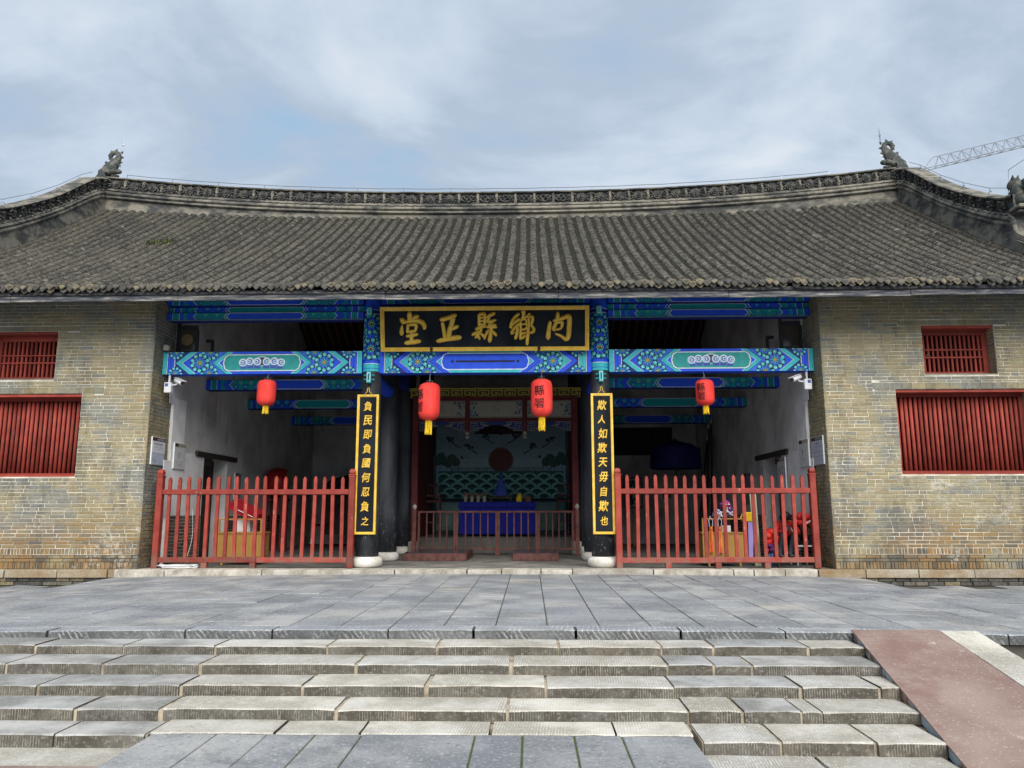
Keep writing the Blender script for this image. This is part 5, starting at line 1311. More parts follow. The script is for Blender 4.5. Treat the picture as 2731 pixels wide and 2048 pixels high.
# cornice with key fret
cb2 = MB().add([(-2.35,CY-.16,4.46),(2.35,CY-.16,4.46),(2.22,CY-.02,4.22),(-2.22,CY-.02,4.22),(-2.35,CY+.1,4.46),(2.35,CY+.1,4.46),(2.22,CY+.1,4.22),(-2.22,CY+.1,4.22)], [(3,2,1,0),(0,1,5,4),(2,3,7,6),(0,4,7,3),(1,2,6,5)], col=CYEL)
cor = cb2.build('cornice', MAT['paint'], cano)
p = Paint((-2.3, 2.3, 0, .27)); p.rect(-2.3, 2.3, 0, .27, CYEL); p.rect(-2.3, 2.3, .03, .235, (.03,.03,.015))
x = -2.28
while x < 2.3:
    Y_ = CYEL; w = .36
    p.rect(x+.02, x+w-.03, .185, .215, Y_); p.rect(x+.02, x+.05, .06, .215, Y_); p.rect(x+.02, x+w*.55, .06, .088, Y_); p.rect(x+w*.45, x+w*.53, .06, .15, Y_); p.rect(x+.11, x+w*.5, .125, .15, Y_); p.rect(x+w-.06, x+w-.03, .10, .215, Y_); p.rect(x+w*.62, x+w-.03, .06, .088, Y_); p.rect(x+w*.62, x+w*.68, .06, .15, Y_); x += w
p.build('fret', lambda u, v, h: (u*(1+.012*(v-.13)), lerp(CY-.02, CY-.16, v/.27)-h, 4.22+v*.24/.27), cor, MAT['paint'])
# three painted panels and the hanging fretwork under them
for a, b in ((-2.04, -.80), (-.68, .74), (.86, 2.04)):
    pn = MB().box(a, b, CY-.02, CY+.03, 3.665, 4.135, col=(.25,.24,.20)).build('panel', MAT['paint'], cano)
    p = Paint((0, b-a, 0, .47)); w = b-a; p.rect(.015, w-.015, .05, .42, (.34,.33,.28))
    for d, o in ((1, 0), (-1, w)):
        for q in range(22):
            u, v = rng.uniform(.02, .30)*d+o, rng.uniform(.06, .41)
            if abs(v-.235) < (abs(u-o)-.12)*.9: continue
            p.circ(u, v, rng.uniform(.02, .038), rng.choice(((.05,.16,.14), (.03,.06,.22), (.10,.25,.22), (.02,.05,.06))), 8); p.circ(u+.006, v+.004, .012, (.22,.32,.30), 6)
    for q in range(7):
        u0, v0 = w*.4+rng.uniform(0, w*.18), .15+rng.uniform(0, .15); p.line([(u0, v0), (u0+rng.uniform(-.06, .08), v0+rng.uniform(.02, .09)), (u0+rng.uniform(-.02, .12), v0+rng.uniform(.02, .12))], .007, (.12,.11,.09))
    p.build('painting', facefn(a, CY-.02, 3.665), pn, MAT['paint'])
    # fretwork valance
    p = Paint((0, w, 0, .26)); fr_ = (.26,.25,.22)
    pts = [(0, 0), (w*.16, 0), (w*.2, .05), (w*.27, .07), (w*.33, .13), (w*.5, .16), (w*.67, .13), (w*.73, .07), (w*.8, .05), (w*.84, 0), (w, 0), (w, .26), (0, .26)]
    MB().prism(pts, facefn(a, CY+.03, 3.32), 0, .02, back=True, col=(.02,.035,.16)).build('valance', MAT['paint'], cano)
    fn_ = facefn(a, CY+.01, 3.32)
    for d, o in ((1, 0), (-1, w)):
        vf = MB(); U = lambda q: o+d*q
        for seq in ([(.0,.24),(.42,.24),(.42,.17),(.30,.17),(.30,.21),(.36,.21)], [(.03,.02),(.03,.20),(.20,.20),(.20,.06),(.09,.06),(.09,.14),(.15,.14)], [(.0,.01),(.24,.01),(.24,.08),(.36,.08),(.36,.13),(.5,.15)]):
            for s0, s1 in zip(seq, seq[1:]):
                x0, x1 = sorted((U(s0[0]), U(s1[0]))); z0, z1 = sorted((s0[1], s1[1]))
                vf.prism([(x0-.009, z0-.009), (x1+.009, z0-.009), (x1+.009, z1+.009), (x0-.009, z1+.009)], fn_, 0, .02, back=True, col=fr_)
        vf.build('fretwork', MAT['paint'], cano)
# side screens of the canopy
for s in (-1, 1): MB().box(s*2.16, s*2.22, CY+.1, 9.5, FZ, 4.3).build('side_screen', MAT['maroon'], cano)
MB().box(-2.2, 2.2, CY+.2, 9.6, 4.30, 4.36).build('ceiling', MAT['darkwood'], cano)

# ---- mural screen: sun over waves
SYm = 9.45
scr = thing('mural_screen', (0, SYm, .5), 'painted screen wall with a red sun above rows of green waves', 'mural')
MB().box(-2.14, 2.14, SYm, SYm+.12, .5, 4.3, col=(.055,.10,.125)).build('panel', MAT['paint'], scr)
p = Paint((-2.08, 2.08, 0, 2.35)); Z0 = 1.60
p.rect(-2.08, 2.08, 0, 2.35, (.30,.50,.64)); p.rect(-2.08, 2.08, 1.25, 1.55, (.35,.55,.66)); p.rect(-2.08, 2.08, 1.0, 1.25, (.42,.60,.68))
for q in range(240):
    u, v = rng.uniform(-1.6, 1.6), rng.uniform(.84, .98); p.circ(u, v, rng.uniform(.012, .03), (.19,.30,.32), 6)
p.circ(0, 1.22, .405, (.24,.13,.11), 28); p.circ(0, 1.22, .365, (.16,.06,.05), 28)
for k in range(6):
    for s in (-1, 1):
        u, v = s*(1.35+k*.12), .9+.1*sin(k*2)+k*.02; p.circ(u+s*.1, v+.25, .15+.03*sin(k*3), (.045,.12,.11), 9); p.circ(u+s*.06, v+.33, .07, (.07,.17,.15), 7); p.rect(u-.01, u+.01, v, v+.2, (.04,.05,.04))
p.rect(-2.0, 2.0, 0, .86, (.03,.17,.15))
for r in range(6):
    for i in range(-8, 9):
        cu, cv = i*.46+(.23 if r % 2 else 0), .80-r*.155
        if abs(cu) > 1.98-(.10*r if False else 0): continue
        for k, (R_, c) in enumerate(((.25, (.04,.11,.11)), (.235, (.34,.70,.64)), (.175, (.18,.52,.47)), (.15, (.04,.18,.18)), (.10, (.01,.04,.055)))):
            n = 9; arc = [(cu+R_*cos(pi*j/n), cv-.13+R_*.62*sin(pi*j/n)) for j in range(n+1)]; p.poly(arc, c)
for (u, v, f) in ((-1.6, 1.85, 1), (-1.02, 1.65, 1), (-.5, 1.98, 1), (.5, 1.98, -1), (1.02, 1.65, -1), (1.6, 1.85, -1)):
    cc = rng.choice(((.11,.05,.06), (.04,.09,.16), (.03,.06,.11)))
    for q in range(7): p.circ(u+rng.uniform(-.12, .12), v+rng.uniform(-.06, .09), rng.uniform(.03, .06), (.03,.05,.08), 8); 
    for q in range(6): p.circ(u+rng.uniform(-.10, .10), v+rng.uniform(-.05, .08), rng.uniform(.015, .035), cc, 7)
    p.line([(u, v-.05), (u+f*.12, v-.14), (u+f*.28, v-.24)], .035, (.03,.05,.09))
for (u, v, f) in ((-1.25, 1.26, 1), (1.25, 1.28, -1), (0, 2.02, 1)):
    p.poly([(u-.16, v-.03), (u+.02, v+.03), (u+.18*f, v+.02), (u, v-.02)], (.5,.5,.5)); p.poly([(u-.05, v), (u-.02, v+.13), (u+.06, v+.01)], (.05,.04,.05)); p.line([(u, v), (u+f*.22, v+.05)], .014, (.35,.10,.08))
p.build('painting', facefn(0, SYm, Z0), scr, MAT['paint'])
MB().box(-2.1, 2.1, SYm-.05, SYm-.001, 1.52, 1.60, .008, col=(.015,.04,.05)).build('moulding', MAT['paint'], scr)
for a, b in ((-2.05, -1.06), (-1.02, 0), (.04, 1.02), (1.06, 2.05)):
    MB().box(a, b, SYm-.03, SYm-.002, .60, 1.48, .01, col=(.22,.40,.38)).box(a+.09, b-.09, SYm-.04, SYm-.031, .72, 1.36, .012, col=(.27,.45,.42)).build('dado_panel', MAT['paint'], scr)
MB().box(-.82, .82, SYm-.35, SYm-.28, 3.62, 4.02, .01).build('lintel_plaque', MAT['darkwood'], scr)

# ---- table with blue cloth and what stands on it
tb = thing('altar_table', (0, 7, .5), 'long table under a dark blue cloth before the painted screen', 'table')
MB().box(-1.04, 1.04, 6.72, 7.5, 1.40, 1.44, .008).build('table_top', MAT['darkwood'], tb)
for X in (-.96, .96):
    for Y in (6.8, 7.42): MB().box(X-.04, X+.04, Y-.04, Y+.04, .5, 1.40, .005).build('leg', MAT['darkwood'], tb)
def skirt(z0, z1, off, fl, n):
    rows = []
    for q in range(5):
        t = q/4; row = []
        for k in range(n+1):
            u = k/n; w = fl*t; ww = (.018*t+.004)*sin(u*n*1.15)
            row.append((lerp(-1.06-w, 1.06+w, u), 6.70-off-ww-w*.3, lerp(z1, z0, t)))
        rows.append(row)
    return rows
cl = MB(); cl.grid(skirt(.56, 1.447, .0, .02, 60)).grid(skirt(1.30, 1.452, .03, .05, 60)).box(-1.07, 1.07, 6.67, 7.52, 1.444, 1.456)
cl.add([(-1.065,6.7,1.45),(-1.065,7.5,1.45),(-1.08,7.5,.58),(-1.08,6.7,.58)], [(0,1,2,3)]).add([(1.065,6.7,1.45),(1.065,7.5,1.45),(1.08,7.5,.58),(1.08,6.7,.58)], [(3,2,1,0)])
cl.build('table_cloth', MAT['bluecloth'], tb, True)
BP = (.02,.05,.30)
pr = thing('brush_rest', (.09, 7.05, 1.457), 'blue mountain shaped ornament on a dark stand on the table', 'ornament')
mb = MB().box(-.26, .44, 6.98, 7.14, 1.60, 1.64, .01).box(-.22, -.16, 7.0, 7.12, 1.457, 1.6, .01).box(.34, .40, 7.0, 7.12, 1.457, 1.6, .01).box(-.05, .23, 7.0, 7.1, 1.54, 1.6, .01); mb.build('stand', MAT['darkwood'], pr)
mb = MB()
for i in range(46):
    t = rng.random(); x = .09+rng.uniform(-1, 1)*.24*(1-t)**1.1; z = 1.66+t*.58
    mb.tube([(x, 7.05+rng.uniform(-.03, .03), z), (x+rng.uniform(-.04, .04), 7.04, z+.05), (x+rng.uniform(-.05, .05), 7.05, z+.02)], [.03,.022,.012], 5, col=rng.choice((BP, (.03,.09,.38), (.10,.16,.40))))
mb.tube([(.09, 7.06, 1.63), (.09, 7.06, 2.0), (.09, 7.06, 2.28)], [.2,.09,.01], 8, col=BP, flatten=(1,.3,1)); mb.build('mountain', MAT['paint'], pr)
for k, x in enumerate((-.92, -.74, -.56, -.38)):
    t = thing('tally_holder', (x, 7.0, 1.457), ('leftmost', 'second', 'third', 'rightmost')[k]+' small red topped holder at the left of the blue cloth table', 'holder', 'holders on the table')
    MB().lathe([(.05, 0), (.055, .02), (.05, .08), (.055, .16)], (x, 7.0, 1.457), 8, col=(.32,.28,.22)).build('cup', MAT['paint'], t)
    mb = MB()
    for q in range(5): mb.box(x-.05+q*.022, x-.035+q*.022, 6.985+.01*(q % 2), 7.0+.01*(q % 2), 1.56, 1.70+rng.uniform(-.02, .04), col=(.25,.03,.02) if q % 2 else (.20,.10,.03))
    mb.build('tallies', MAT['paint'], t)
sl = thing('seal_box', (.62, 7.0, 1.457), 'yellow cloth wrapped bundle on the blue table', 'bundle')
mb = MB().box(.53, .70, 6.93, 7.08, 1.457, 1.60, .03).tube([(.615, 7.0, 1.58), (.63, 7.0, 1.66), (.66, 7.0, 1.70)], [.08,.05,.02], 7).tube([(.60, 7.0, 1.6), (.57, 7.0, 1.67)], [.04,.015], 6); mb.build('wrap', MAT['fringe'], sl)
MB().box(.78, .95, 6.96, 7.06, 1.457, 1.63, .006).box(.80, .93, 6.953, 6.96, 1.48, 1.61).build('small_box', MAT['brownwood'], label='small brown box at the right end of the blue table', cat='box')
# ---- spindle stands either side
for s, lab in ((-1, 'dark wooden stand with railed top left of the blue table'), (1, 'dark wooden stand with railed top right of the blue table')):
    X = s*1.98; t = thing('railed_stand', (X, 8.0, .5), lab, 'stand', 'railed stands beside the table')
    MB().box(X-.24, X+.24, 7.8, 8.25, 1.62, 1.68, .008).build('top', MAT['brownwood'], t)
    for dx in (-.21, .21):
        for Y in (7.84, 8.2): MB().box(X+dx-.025, X+dx+.025, Y-.025, Y+.025, .5, 1.62, .004).build('leg', MAT['brownwood'], t)
    MB().box(X-.21, X+.21, 7.83, 7.86, .85, .89).box(X-.21, X+.21, 7.83, 7.86, 1.45, 1.52).build('stretcher', MAT['brownwood'], t)
    for k in range(6): MB().box(X-.225+k*.088, X-.2+k*.088, 7.81, 7.84, 1.68, 2.03, .004).build('spindle', MAT['brownwood'], t)
    MB().box(X-.235, X+.235, 7.805, 7.845, 1.94, 1.97, .003).build('top_rail', MAT['brownwood'], t)
# ---- low brown railing in front
RYc = 4.85
rl = thing('low_railing', (0, RYc, FZ), 'low worn brown wooden railing in front of the middle bay shrine', 'railing')
for X in (-2.06, 2.14):
    MB().box(X-.05, X+.05, RYc-.05, RYc+.05, FZ, 1.24, .006).build('end_post', MAT['brownwood'], rl)
    MB().lathe([(.02, 0), (.055, .06), (.055, .075), (.015, .14)], (X, RYc, 1.24), 4).build('finial', MAT['drumstone'], rl)
xs4 = [-1.97, -.985, .09, 1.12, 2.05]
for a, b in zip(xs4, xs4[1:]):
    for X in (a+.03, b-.03): MB().box(X-.028, X+.028, RYc-.03, RYc+.03, FZ if abs(X-.09) < .1 else .22, 1.20, .004).build('post', MAT['brownwood'], rl)
    MB().box(a+.06, b-.06, RYc-.035, RYc+.035, 1.155, 1.205, .004).build('top_rail', MAT['brownwood'], rl); MB().box(a+.06, b-.06, RYc-.03, RYc+.03, .22, .265, .004).build('bottom_rail', MAT['brownwood'], rl)
    for q in range(4):
        X = lerp(a+.06, b-.06, (q+1)/5); MB().box(X-.016, X+.016, RYc-.018, RYc+.018, .265, 1.155, .003).build('baluster', MAT['brownwood'], rl)
MAT['curb'] = simple('worn_red_curb', (.10,.040,.034), .7, .4, 8, .3)
# ---- glass covered floor boxes
for x0, x1, lab in ((-1.98, -.52, 'low red edged glass cover on the floor left of centre'), (.53, 1.57, 'low red edged glass cover on the floor right of centre')):
    t = thing('floor_cover', ((x0+x1)/2, 3.6, FZ), lab, 'floor cover', 'glass floor covers')
    for q in ((x0, x1, 2.6, 2.66), (x0, x1, 4.44, 4.5), (x0, x0+.06, 2.66, 4.44), (x1-.06, x1, 2.66, 4.44)): MB().box(q[0], q[1], q[2], q[3], FZ, FZ+.17, .008).build('curb', MAT['curb'], t)
    MB().box(x0+.03, x1-.03, 2.63, 4.47, FZ+.172, FZ+.186).build('glass', MAT['darkglass'], t)

# ================================================================== left bay
def counter(x0, x1, y0, y1, lab):
    t = thing('counter', ((x0+x1)/2, y0, FZ), lab, 'counter', 'wooden sales counters')
    MB().box(x0, x1, y0, y0+.03, .25, .735, .004).box(x0, x0+.03, y0+.03, y1, .25, .735, .004).box(x1-.03, x1, y0+.03, y1, .25, .735, .004).build('front', MAT['oak'], t)
    MB().box(x0-.02, x1+.02, y0-.02, y1, .735, .765, .004).build('worktop', MAT['oak'], t)
    for X in (x0+.02, x1-.02): MB().box(X-.02, X+.02, y0, y0+.04, .765, 1.02, .003).build('upright', MAT['oak'], t)
    MB().box(x0, x1, y0, y0+.05, 1.02, 1.05, .004).build('top_rail', MAT['oak'], t)
    MB().box(x0+.1, x1-.1, y0+.02, y0+.06, .19, .24, .003).box(x0+.1, x0+.14, y0+.02, y0+.06, FZ, .19).box(x1-.14, x1-.1, y0+.02, y0+.06, FZ, .19).build('foot', MAT['oak'], t)
counter(-5.72, -4.77, 1.25, 1.75, 'oak sales counter behind the left red fence')
counter(4.44, 5.31, .82, 1.3, 'oak sales counter behind the right red fence')
t = thing('display_lectern', (-5.4, 2.1, FZ), 'slanted red topped display stand behind the left counter', 'display stand')
MB().add([(-5.75,1.75,1.28),(-5.1,1.6,.98),(-5.1,2.35,1.10),(-5.75,2.5,1.42),(-5.75,1.75,1.36),(-5.1,1.6,1.07),(-5.1,2.35,1.19),(-5.75,2.5,1.50)], [(3,2,1,0),(4,5,6,7),(0,1,5,4),(1,2,6,5),(2,3,7,6),(3,0,4,7)]).build('slanted_top', simple('display_red', (.28,.012,.02), .45, .2, 5, .05), t)
MB().box(-5.58, -5.26, 1.9, 2.1, FZ, 1.05, .004).build('pedestal', MAT['white_metal'], t)
MB().tube([(-5.5, 1.66, 1.25), (-5.1, 1.58, 1.08)], .008, 5).build('trim', MAT['white_metal'], t)
dr = thing('drum', (-6.1, 7.0, FZ), 'large red barrel drum standing in the left bay', 'drum')
bd = MB().lathe([(.34, -.32), (.41, -.2), (.44, 0), (.41, .2), (.34, .32)], (0,0,0), 26).xform(lambda p: (-6.35+p[2]*.9+p[0]*.0, 7.0+p[0], 2.02+p[1])); bd.build('barrel', simple('drum_red', (.30,.014,.014), .4, .2, 4, .05), dr, True)
MB().lathe([(.001, .325), (.33, .322), (.345, .30)], (0,0,0), 26, cap=False).xform(lambda p: (-6.35+p[2]*.9, 7.0+p[0], 2.02+p[1])).build('drum_skin', simple('drum_skin', (.30,.24,.14), .8, .2, 5, .1), dr)
for dx, dy in ((-.25, -.25), (-.25, .25), (.2, -.25), (.2, .25)): MB().box(-6.35+dx-.03, -6.35+dx+.03, 7+dy-.03, 7+dy+.03, FZ, 1.75, .004).build('leg', MAT['maroon'], dr)
MB().box(-6.62, -6.08, 6.7, 7.3, 1.50, 1.56).build('frame', MAT['maroon'], dr)
t = thing('sedan_chair', (-4.6, 9.4, FZ), 'dark covered sedan chair in the shadow of the left bay', 'sedan chair')
mb = MB().box(-5.6, -3.8, 9.0, 10.2, .5, 2.0, .02); mb.lathe([(1.15, 0), (.9, .18), (.35, .34), (.05, .40)], (-4.7, 9.6, 2.0), 4, a0=pi/4, a1=2*pi+pi/4); mb.build('body', MAT['darkwood'], t)
for X in (-5.4, -4.0): MB().tube([(X, 7.6, .8), (X, 11, .8)], .04, 6).build('carrying_pole', MAT['maroon'], t)
MB().box(-5.6, -5.5, 9.0, 9.1, FZ, .5).box(-3.9, -3.8, 9.0, 9.1, FZ, .5).box(-5.6, -5.5, 10.1, 10.2, FZ, .5).box(-3.9, -3.8, 10.1, 10.2, FZ, .5).build('feet', MAT['maroon'], t)
def placard(x, y, w, z0, z1, txt, lab, frame, ground, ink, pole=True):
    t = thing('placard', (x, y, FZ), lab, 'placard', 'processional placards at the back of the hall')
    MB().box(x-w/2, x+w/2, y, y+.04, z0, z1, .01).build('frame', frame, t); MB().box(x-w/2+.06, x+w/2-.06, y-.008, y, z0+.07, z1-.07).build('face', ground, t)
    for i, ch in enumerate(txt): put_char('character', ch, lambda u, v, h: (x+u, y-.012-h, lerp(z1-.07, z0+.07, (i+.5)/len(txt))+v), min(w-.16, (z1-z0)/2.6), ink, t, bold=.02)
    if pole: MB().tube([(x, y+.02, FZ), (x, y+.02, z0)], .022, 6).build('pole', MAT['oak'], t)
cream = simple('placard_cream', (.42,.38,.30), .7, .12, 4, .05); pred = simple('placard_red', (.17,.02,.025), .6, .2, 4, .05)
placard(-3.6, 10.0, .60, 1.30, 2.30, '', 'dark red placard on a pole in the left bay behind the fence', pred, MAT['maroon'], MAT['ink'])
placard(-2.58, 10.2, .42, 1.22, 2.22, '迴避', 'white placard reading 迴避 beside the left inner column', MAT['darkwood'], cream, MAT['ink'])
placard(4.27, 10.0, .62, 1.28, 2.29, '肅靜', 'red framed placard reading 肅靜 at the back of the right bay', pred, cream, MAT['ink'])
placard(5.36, 10.0, .54, 1.27, 2.27, '告', 'cream placard with a black character at the back of the right bay', cream, cream, MAT['ink'])
for x0, x1, z0, z1, lab in ((-3.98, -2.3, 3.12, 4.1, 'dark hanging plaque on the back wall of the left bay'), (3.0, 5.95, 3.13, 4.1, 'wide dark hanging plaque on the back wall of the right bay')):
    MB().box(x0, x1, 11.86, 11.95, z0, z1, .02).box(x0+.1, x1-.1, 11.845, 11.86, z0+.1, z1-.1, .01).build('wall_plaque', MAT['darkwood'], label=lab, cat='plaque')
# ================================================================== right bay
um = thing('parasol', (5.35, 8.2, FZ), 'large dark blue ceremonial parasol standing in the right bay', 'parasol')
def par(r0, z0, z1, n=26):
    rows = []
    for t_ in (0, .25, .5, .75, 1): rows.append([(5.35+(r0+.03*t_)*(1+.02*sin(k*5))*cos(2*pi*k/n), 8.2+(r0+.03*t_)*(1+.02*sin(k*5))*sin(2*pi*k/n), lerp(z1, z0, t_)) for k in range(n+1)])
    return rows
MB().grid(par(.74, 2.45, 3.02)).lathe([(.76, 0), (.52, .16), (.1, .27), (.02, .34)], (5.35, 8.2, 3.02), 26).build('canopy', simple('navy_silk', (.004,.006,.085), .7, .3, 5, .1), um, True)
MB().tube([(5.35, 8.2, FZ), (5.35, 8.2, 3.1)], .03, 8).build('pole', MAT['darkwood'], um)
for k, (xa, xb, h) in enumerate(((6.45, 6.66, 4.2), (6.3, 6.6, 4.05), (6.15, 6.55, 3.7), (6.05, 6.62, 3.9))):
    t = thing('spear', (xa, 9.0, FZ), ('tallest', 'second', 'shortest', 'third')[k]+' dark spear leaning in the corner of the right bay', 'spear', 'spears in the corner')
    MB().tube([(xa, 8.7+.1*k, FZ), (xb, 9.0+.1*k, h-.3)], .03, 7).build('shaft', MAT['darkwood'], t)
    MB().tube([(xb, 9.0+.1*k, h-.3), (xb+.01, 9.01+.1*k, h-.18), (xb+.03, 9.02+.1*k, h)], [.035,.06,.005], 6, flatten=(1,.3,1)).build('blade', MAT['steel'], t)
sign(1, 6.78, 5.3, 5.95, 1.35, 2.2, (.12,.05,.06), [(.2,.8,.6,.01),(.2,.8,.5,.01),(.2,.8,.4,.01)], 'dark headed notice panel on the right wall beyond the doorway', body=(.25,.27,.33))
sign(-1, -6.78, 4.75, 5.15, 1.5, 2.2, (.05,.06,.12), [(.2,.8,.6,.01),(.2,.8,.5,.01),(.2,.8,.4,.01)], 'narrow blue headed panel on the left wall beyond the doorway', body=(.22,.27,.36))
# tall cream board behind the pickets
t = MB().add([(5.53,1.0,FZ),(5.66,1.02,FZ),(5.72,1.35,1.55),(5.58,1.33,1.55),(5.53,1.03,FZ),(5.66,1.05,FZ),(5.72,1.38,1.55),(5.58,1.36,1.55)], [(3,2,1,0),(4,5,6,7),(0,1,5,4),(1,2,6,5),(2,3,7,6),(3,0,4,7)]).build('leaning_board', simple('olive_board', (.34,.33,.22), .7, .15, 4, .1), label='tall pale olive board leaning beside the right counter', cat='board')
MB().add([(5.34,.74,.25),(5.42,.74,.25),(5.47,.76,.97),(5.36,.76,.97),(5.34,.78,.25),(5.42,.78,.25),(5.47,.80,.97),(5.36,.80,.97)], [(0,1,2,3),(7,6,5,4),(0,4,5,1),(1,5,6,2),(2,6,7,3),(3,7,4,0)]).build('lilac_panel', simple('lilac', (.32,.27,.62), .6, .1, 3, .02), label='narrow lilac panel standing at the right side of the oak counter', cat='panel')
MB().box(5.30, 5.50, .88, .93, .97, 1.17, .03).tube([(5.30, .9, 1.15), (5.25, .9, 1.05), (5.28, .9, .99)], .015, 6).build('yellow_bag', MAT['fringe'], label='small yellow bag on top of the right counter', cat='bag')
# hanging tassel charms
for k, (x, c1) in enumerate(((4.60, (.75,.26,.02)), (4.78, (.78,.30,.05)))):
    t = thing('tassel_charm', (x, .70, .35), ('left', 'right')[k]+' orange tassel hanging in front of the right counter', 'tassel', 'orange tassels')
    fm = MB()
    for q in range(12): fm.tube([(x+rng.uniform(-.035, .035), .74+rng.uniform(-.02, .02), .84), (x+rng.uniform(-.05, .05), .74+rng.uniform(-.02, .02), .36+rng.uniform(-.02, .03))], .009, 4, col=c1 if q % 3 else (.80,.10,.12))
    fm.build('strands', MAT['paint'], t)
    MB().tube([(x, .74, .83), (x, .74, .88)], [.04,.03], 8, col=(.7,.2,.02)).tube([(x-.03, .74, .88), (x-.04, .74, 1.0), (x, .75, 1.07), (x+.04, .74, 1.0), (x+.03, .74, .88)], .009, 5, col=(.55,.60,.75)).build('knot', MAT['paint'], t)
    MB().tube([(x, .75, 1.06), (x, .80, 1.09), (x, .84, 1.055)], .006, 4).build('cord', MAT['white_metal'], t)
# lion-dance puppets on the counter
def puppet(x, y, z, cols, lab, n=34, R_=.10):
    t = thing('puppet', (x, y, z), lab, 'puppet')
    mb = MB()
    for q in range(n):
        a, b = rng.uniform(0, 6.28), rng.uniform(-.6, 1.5); d = Vector((cos(a)*cos(b), sin(a)*cos(b), sin(b))); c = Vector((x, y, z+R_*.9))
        mb.tube([tuple(c), tuple(c+d*R_*.9), tuple(c+d*R_*1.3+Vector((rng.uniform(-.03,.03), 0, -.02)))], [R_*.3,R_*.28,R_*.1], 5, col=rng.choice(cols))
    mb.build('fluff', MAT['paint'], t)
    h = MB()
    for dx in (-.035, .035): h.lathe([(.001, -.02), (.02, -.01), (.02, .01), (.001, .02)], (x+dx, y-R_*1.2, z+R_*1.1), 8, col=(.8,.8,.8))
    h.box(x-.03, x+.03, y-R_*1.25, y-R_*1.0, z+R_*.5, z+R_*.75, .01, col=(.6,.05,.04)); h.build('face', MAT['paint'], t)
puppet(4.80, .95, 1.05, ((.55,.58,.72), (.18,.25,.60), (.75,.75,.78)), 'fluffy pale blue and white puppet on the right counter', R_=.09)
puppet(5.04, 1.0, 1.05, ((.70,.70,.75), (.08,.08,.14), (.10,.03,.20)), 'dark and white fluffy puppet on the right counter', R_=.11)
puppet(5.05, 1.25, 1.22, ((.55,.05,.30), (.20,.03,.30), (.06,.02,.12)), 'fluffy magenta and purple puppet at the top behind the right counter', R_=.10)
MB().box(5.0, 5.1, 1.15, 1.3, .765, 1.225).build('puppet_plinth', MAT['darkwood'], label='dark plinth box under the magenta puppet', cat='box')
MB().box(4.86, 5.03, .80+.06, .96, .768, .90, .004).box(4.88, 5.01, .856, .86, .79, .88).build('card_box', MAT['white_metal'], label='small white card box on the right counter shelf', cat='box')
# ================================================================== seated person
def skin_body():
    J = {}; E = []
    def j(n, co, r, parent=None):
        J[n] = (co, r)
        if parent: E.append((parent, n))
    j('pel', (6.16, 1.12, .56), .135)
    j('spine', (6.17, 1.06, .72), .130, 'pel'); j('chest', (6.17, .98, .87), .140, 'spine'); j('neck', (6.155, .90, .985), .055, 'chest')
    j('skull', (6.14, .84, 1.055), .082, 'neck'); j('crown', (6.135, .82, 1.11), .075, 'skull'); 
    for n, sx in (('l', -1), ('r', 1)):
        j(n+'hip', (6.16+sx*.085, 1.02, .58), .095, 'pel'); j(n+'knee', (6.135+sx*.115, .66, .705), .072, n+'hip'); j(n+'calf', (6.05+sx*.105, .56, .52), .060, n+'knee'); j(n+'ank', (5.975+sx*.098, .47, .345), .042, n+'calf'); j(n+'toe', (5.968+sx*.10, .385, .325), .036, n+'ank')
        j(n+'sh', (6.17+sx*.17, .96, .915), .072, 'chest'); j(n+'el', (6.16+sx*.235, .84, .735), .056, n+'sh'); j(n+'wr', (6.125+sx*.075, .68, .79), .034, n+'el'); j(n+'pm', (6.122+sx*.048, .64, .815), .030, n+'wr')
        for q, (dx, dz, l) in enumerate(((.012, .03, .9), (.004, .02, 1.0), (-.004, .008, .95), (-.010, -.006, .8))):
            j(n+'f%da' % q, (6.122+sx*(.040+dx), .61, .820+dz), .0095, n+'pm'); j(n+'f%db' % q, (6.122+sx*(.018+dx), .592, .828+dz*l), .0085, n+'f%da' % q)
        j(n+'ta', (6.122+sx*.028, .645, .842), .010, n+'pm'); j(n+'tb', (6.122+sx*.010, .625, .862), .0085, n+'ta')
    names = list(J); me = bpy.data.meshes.new('b'); me.from_pydata([J[n][0] for n in names], [(names.index(a), names.index(b)) for a, b in E], [])
    o = bpy.data.objects.new('b', me); COL.objects.link(o)
    o.modifiers.new('s', 'SKIN')
    for i, n in enumerate(names):
        sv = me.skin_vertices[0].data[i]; r = J[n][1]; sv.radius = (r, r*(.8 if n in ('chest', 'spine', 'pel') else 1)); sv.use_root = (n == 'pel')
    m2 = o.modifiers.new('u', 'SUBSURF'); m2.levels = 2; m2.render_levels = 2
    dg = bpy.context.evaluated_depsgraph_get(); out_ = bpy.data.meshes.new_from_object(o.evaluated_get(dg)); bpy.data.objects.remove(o, do_unlink=True)
    return out_
pm_ = skin_body(); pm_.name = 'person'
skin_m = simple('skin', (.42,.25,.17), .55, .12, 8, .05); jac = simple('red_jacket', (.34,.012,.014), .85, .35, 7, .5, bscale=25); tro = simple('dark_trousers', (.022,.024,.034), .9, .35, 7, .4, bscale=25); hair_m = simple('black_hair', (.012,.010,.010), .5, .4, 40, .5); shoe_m = simple('dark_shoe', (.015,.018,.03), .6, .3, 9, .2)
for m in (jac, tro, skin_m): pm_.materials.append(m)
for p in pm_.polygons:
    c = p.center; p.use_smooth = True
    hand = c.y < .70 and c.z > .755 and abs(c.x-6.122) < .10
    if c.z > .995 or hand: p.material_index = 2
    elif c.z < .63 or (c.y < .95 and c.z < .775 and abs(c.x-6.13) < .2 and c.y < .93 and not (c.y > .74 and abs(c.x-6.14) > .165)): p.material_index = 1
    else: p.material_index = 0
person = obj('person', pm_, label='person in red jacket and dark trousers bent over a phone behind the right fence', cat='person')
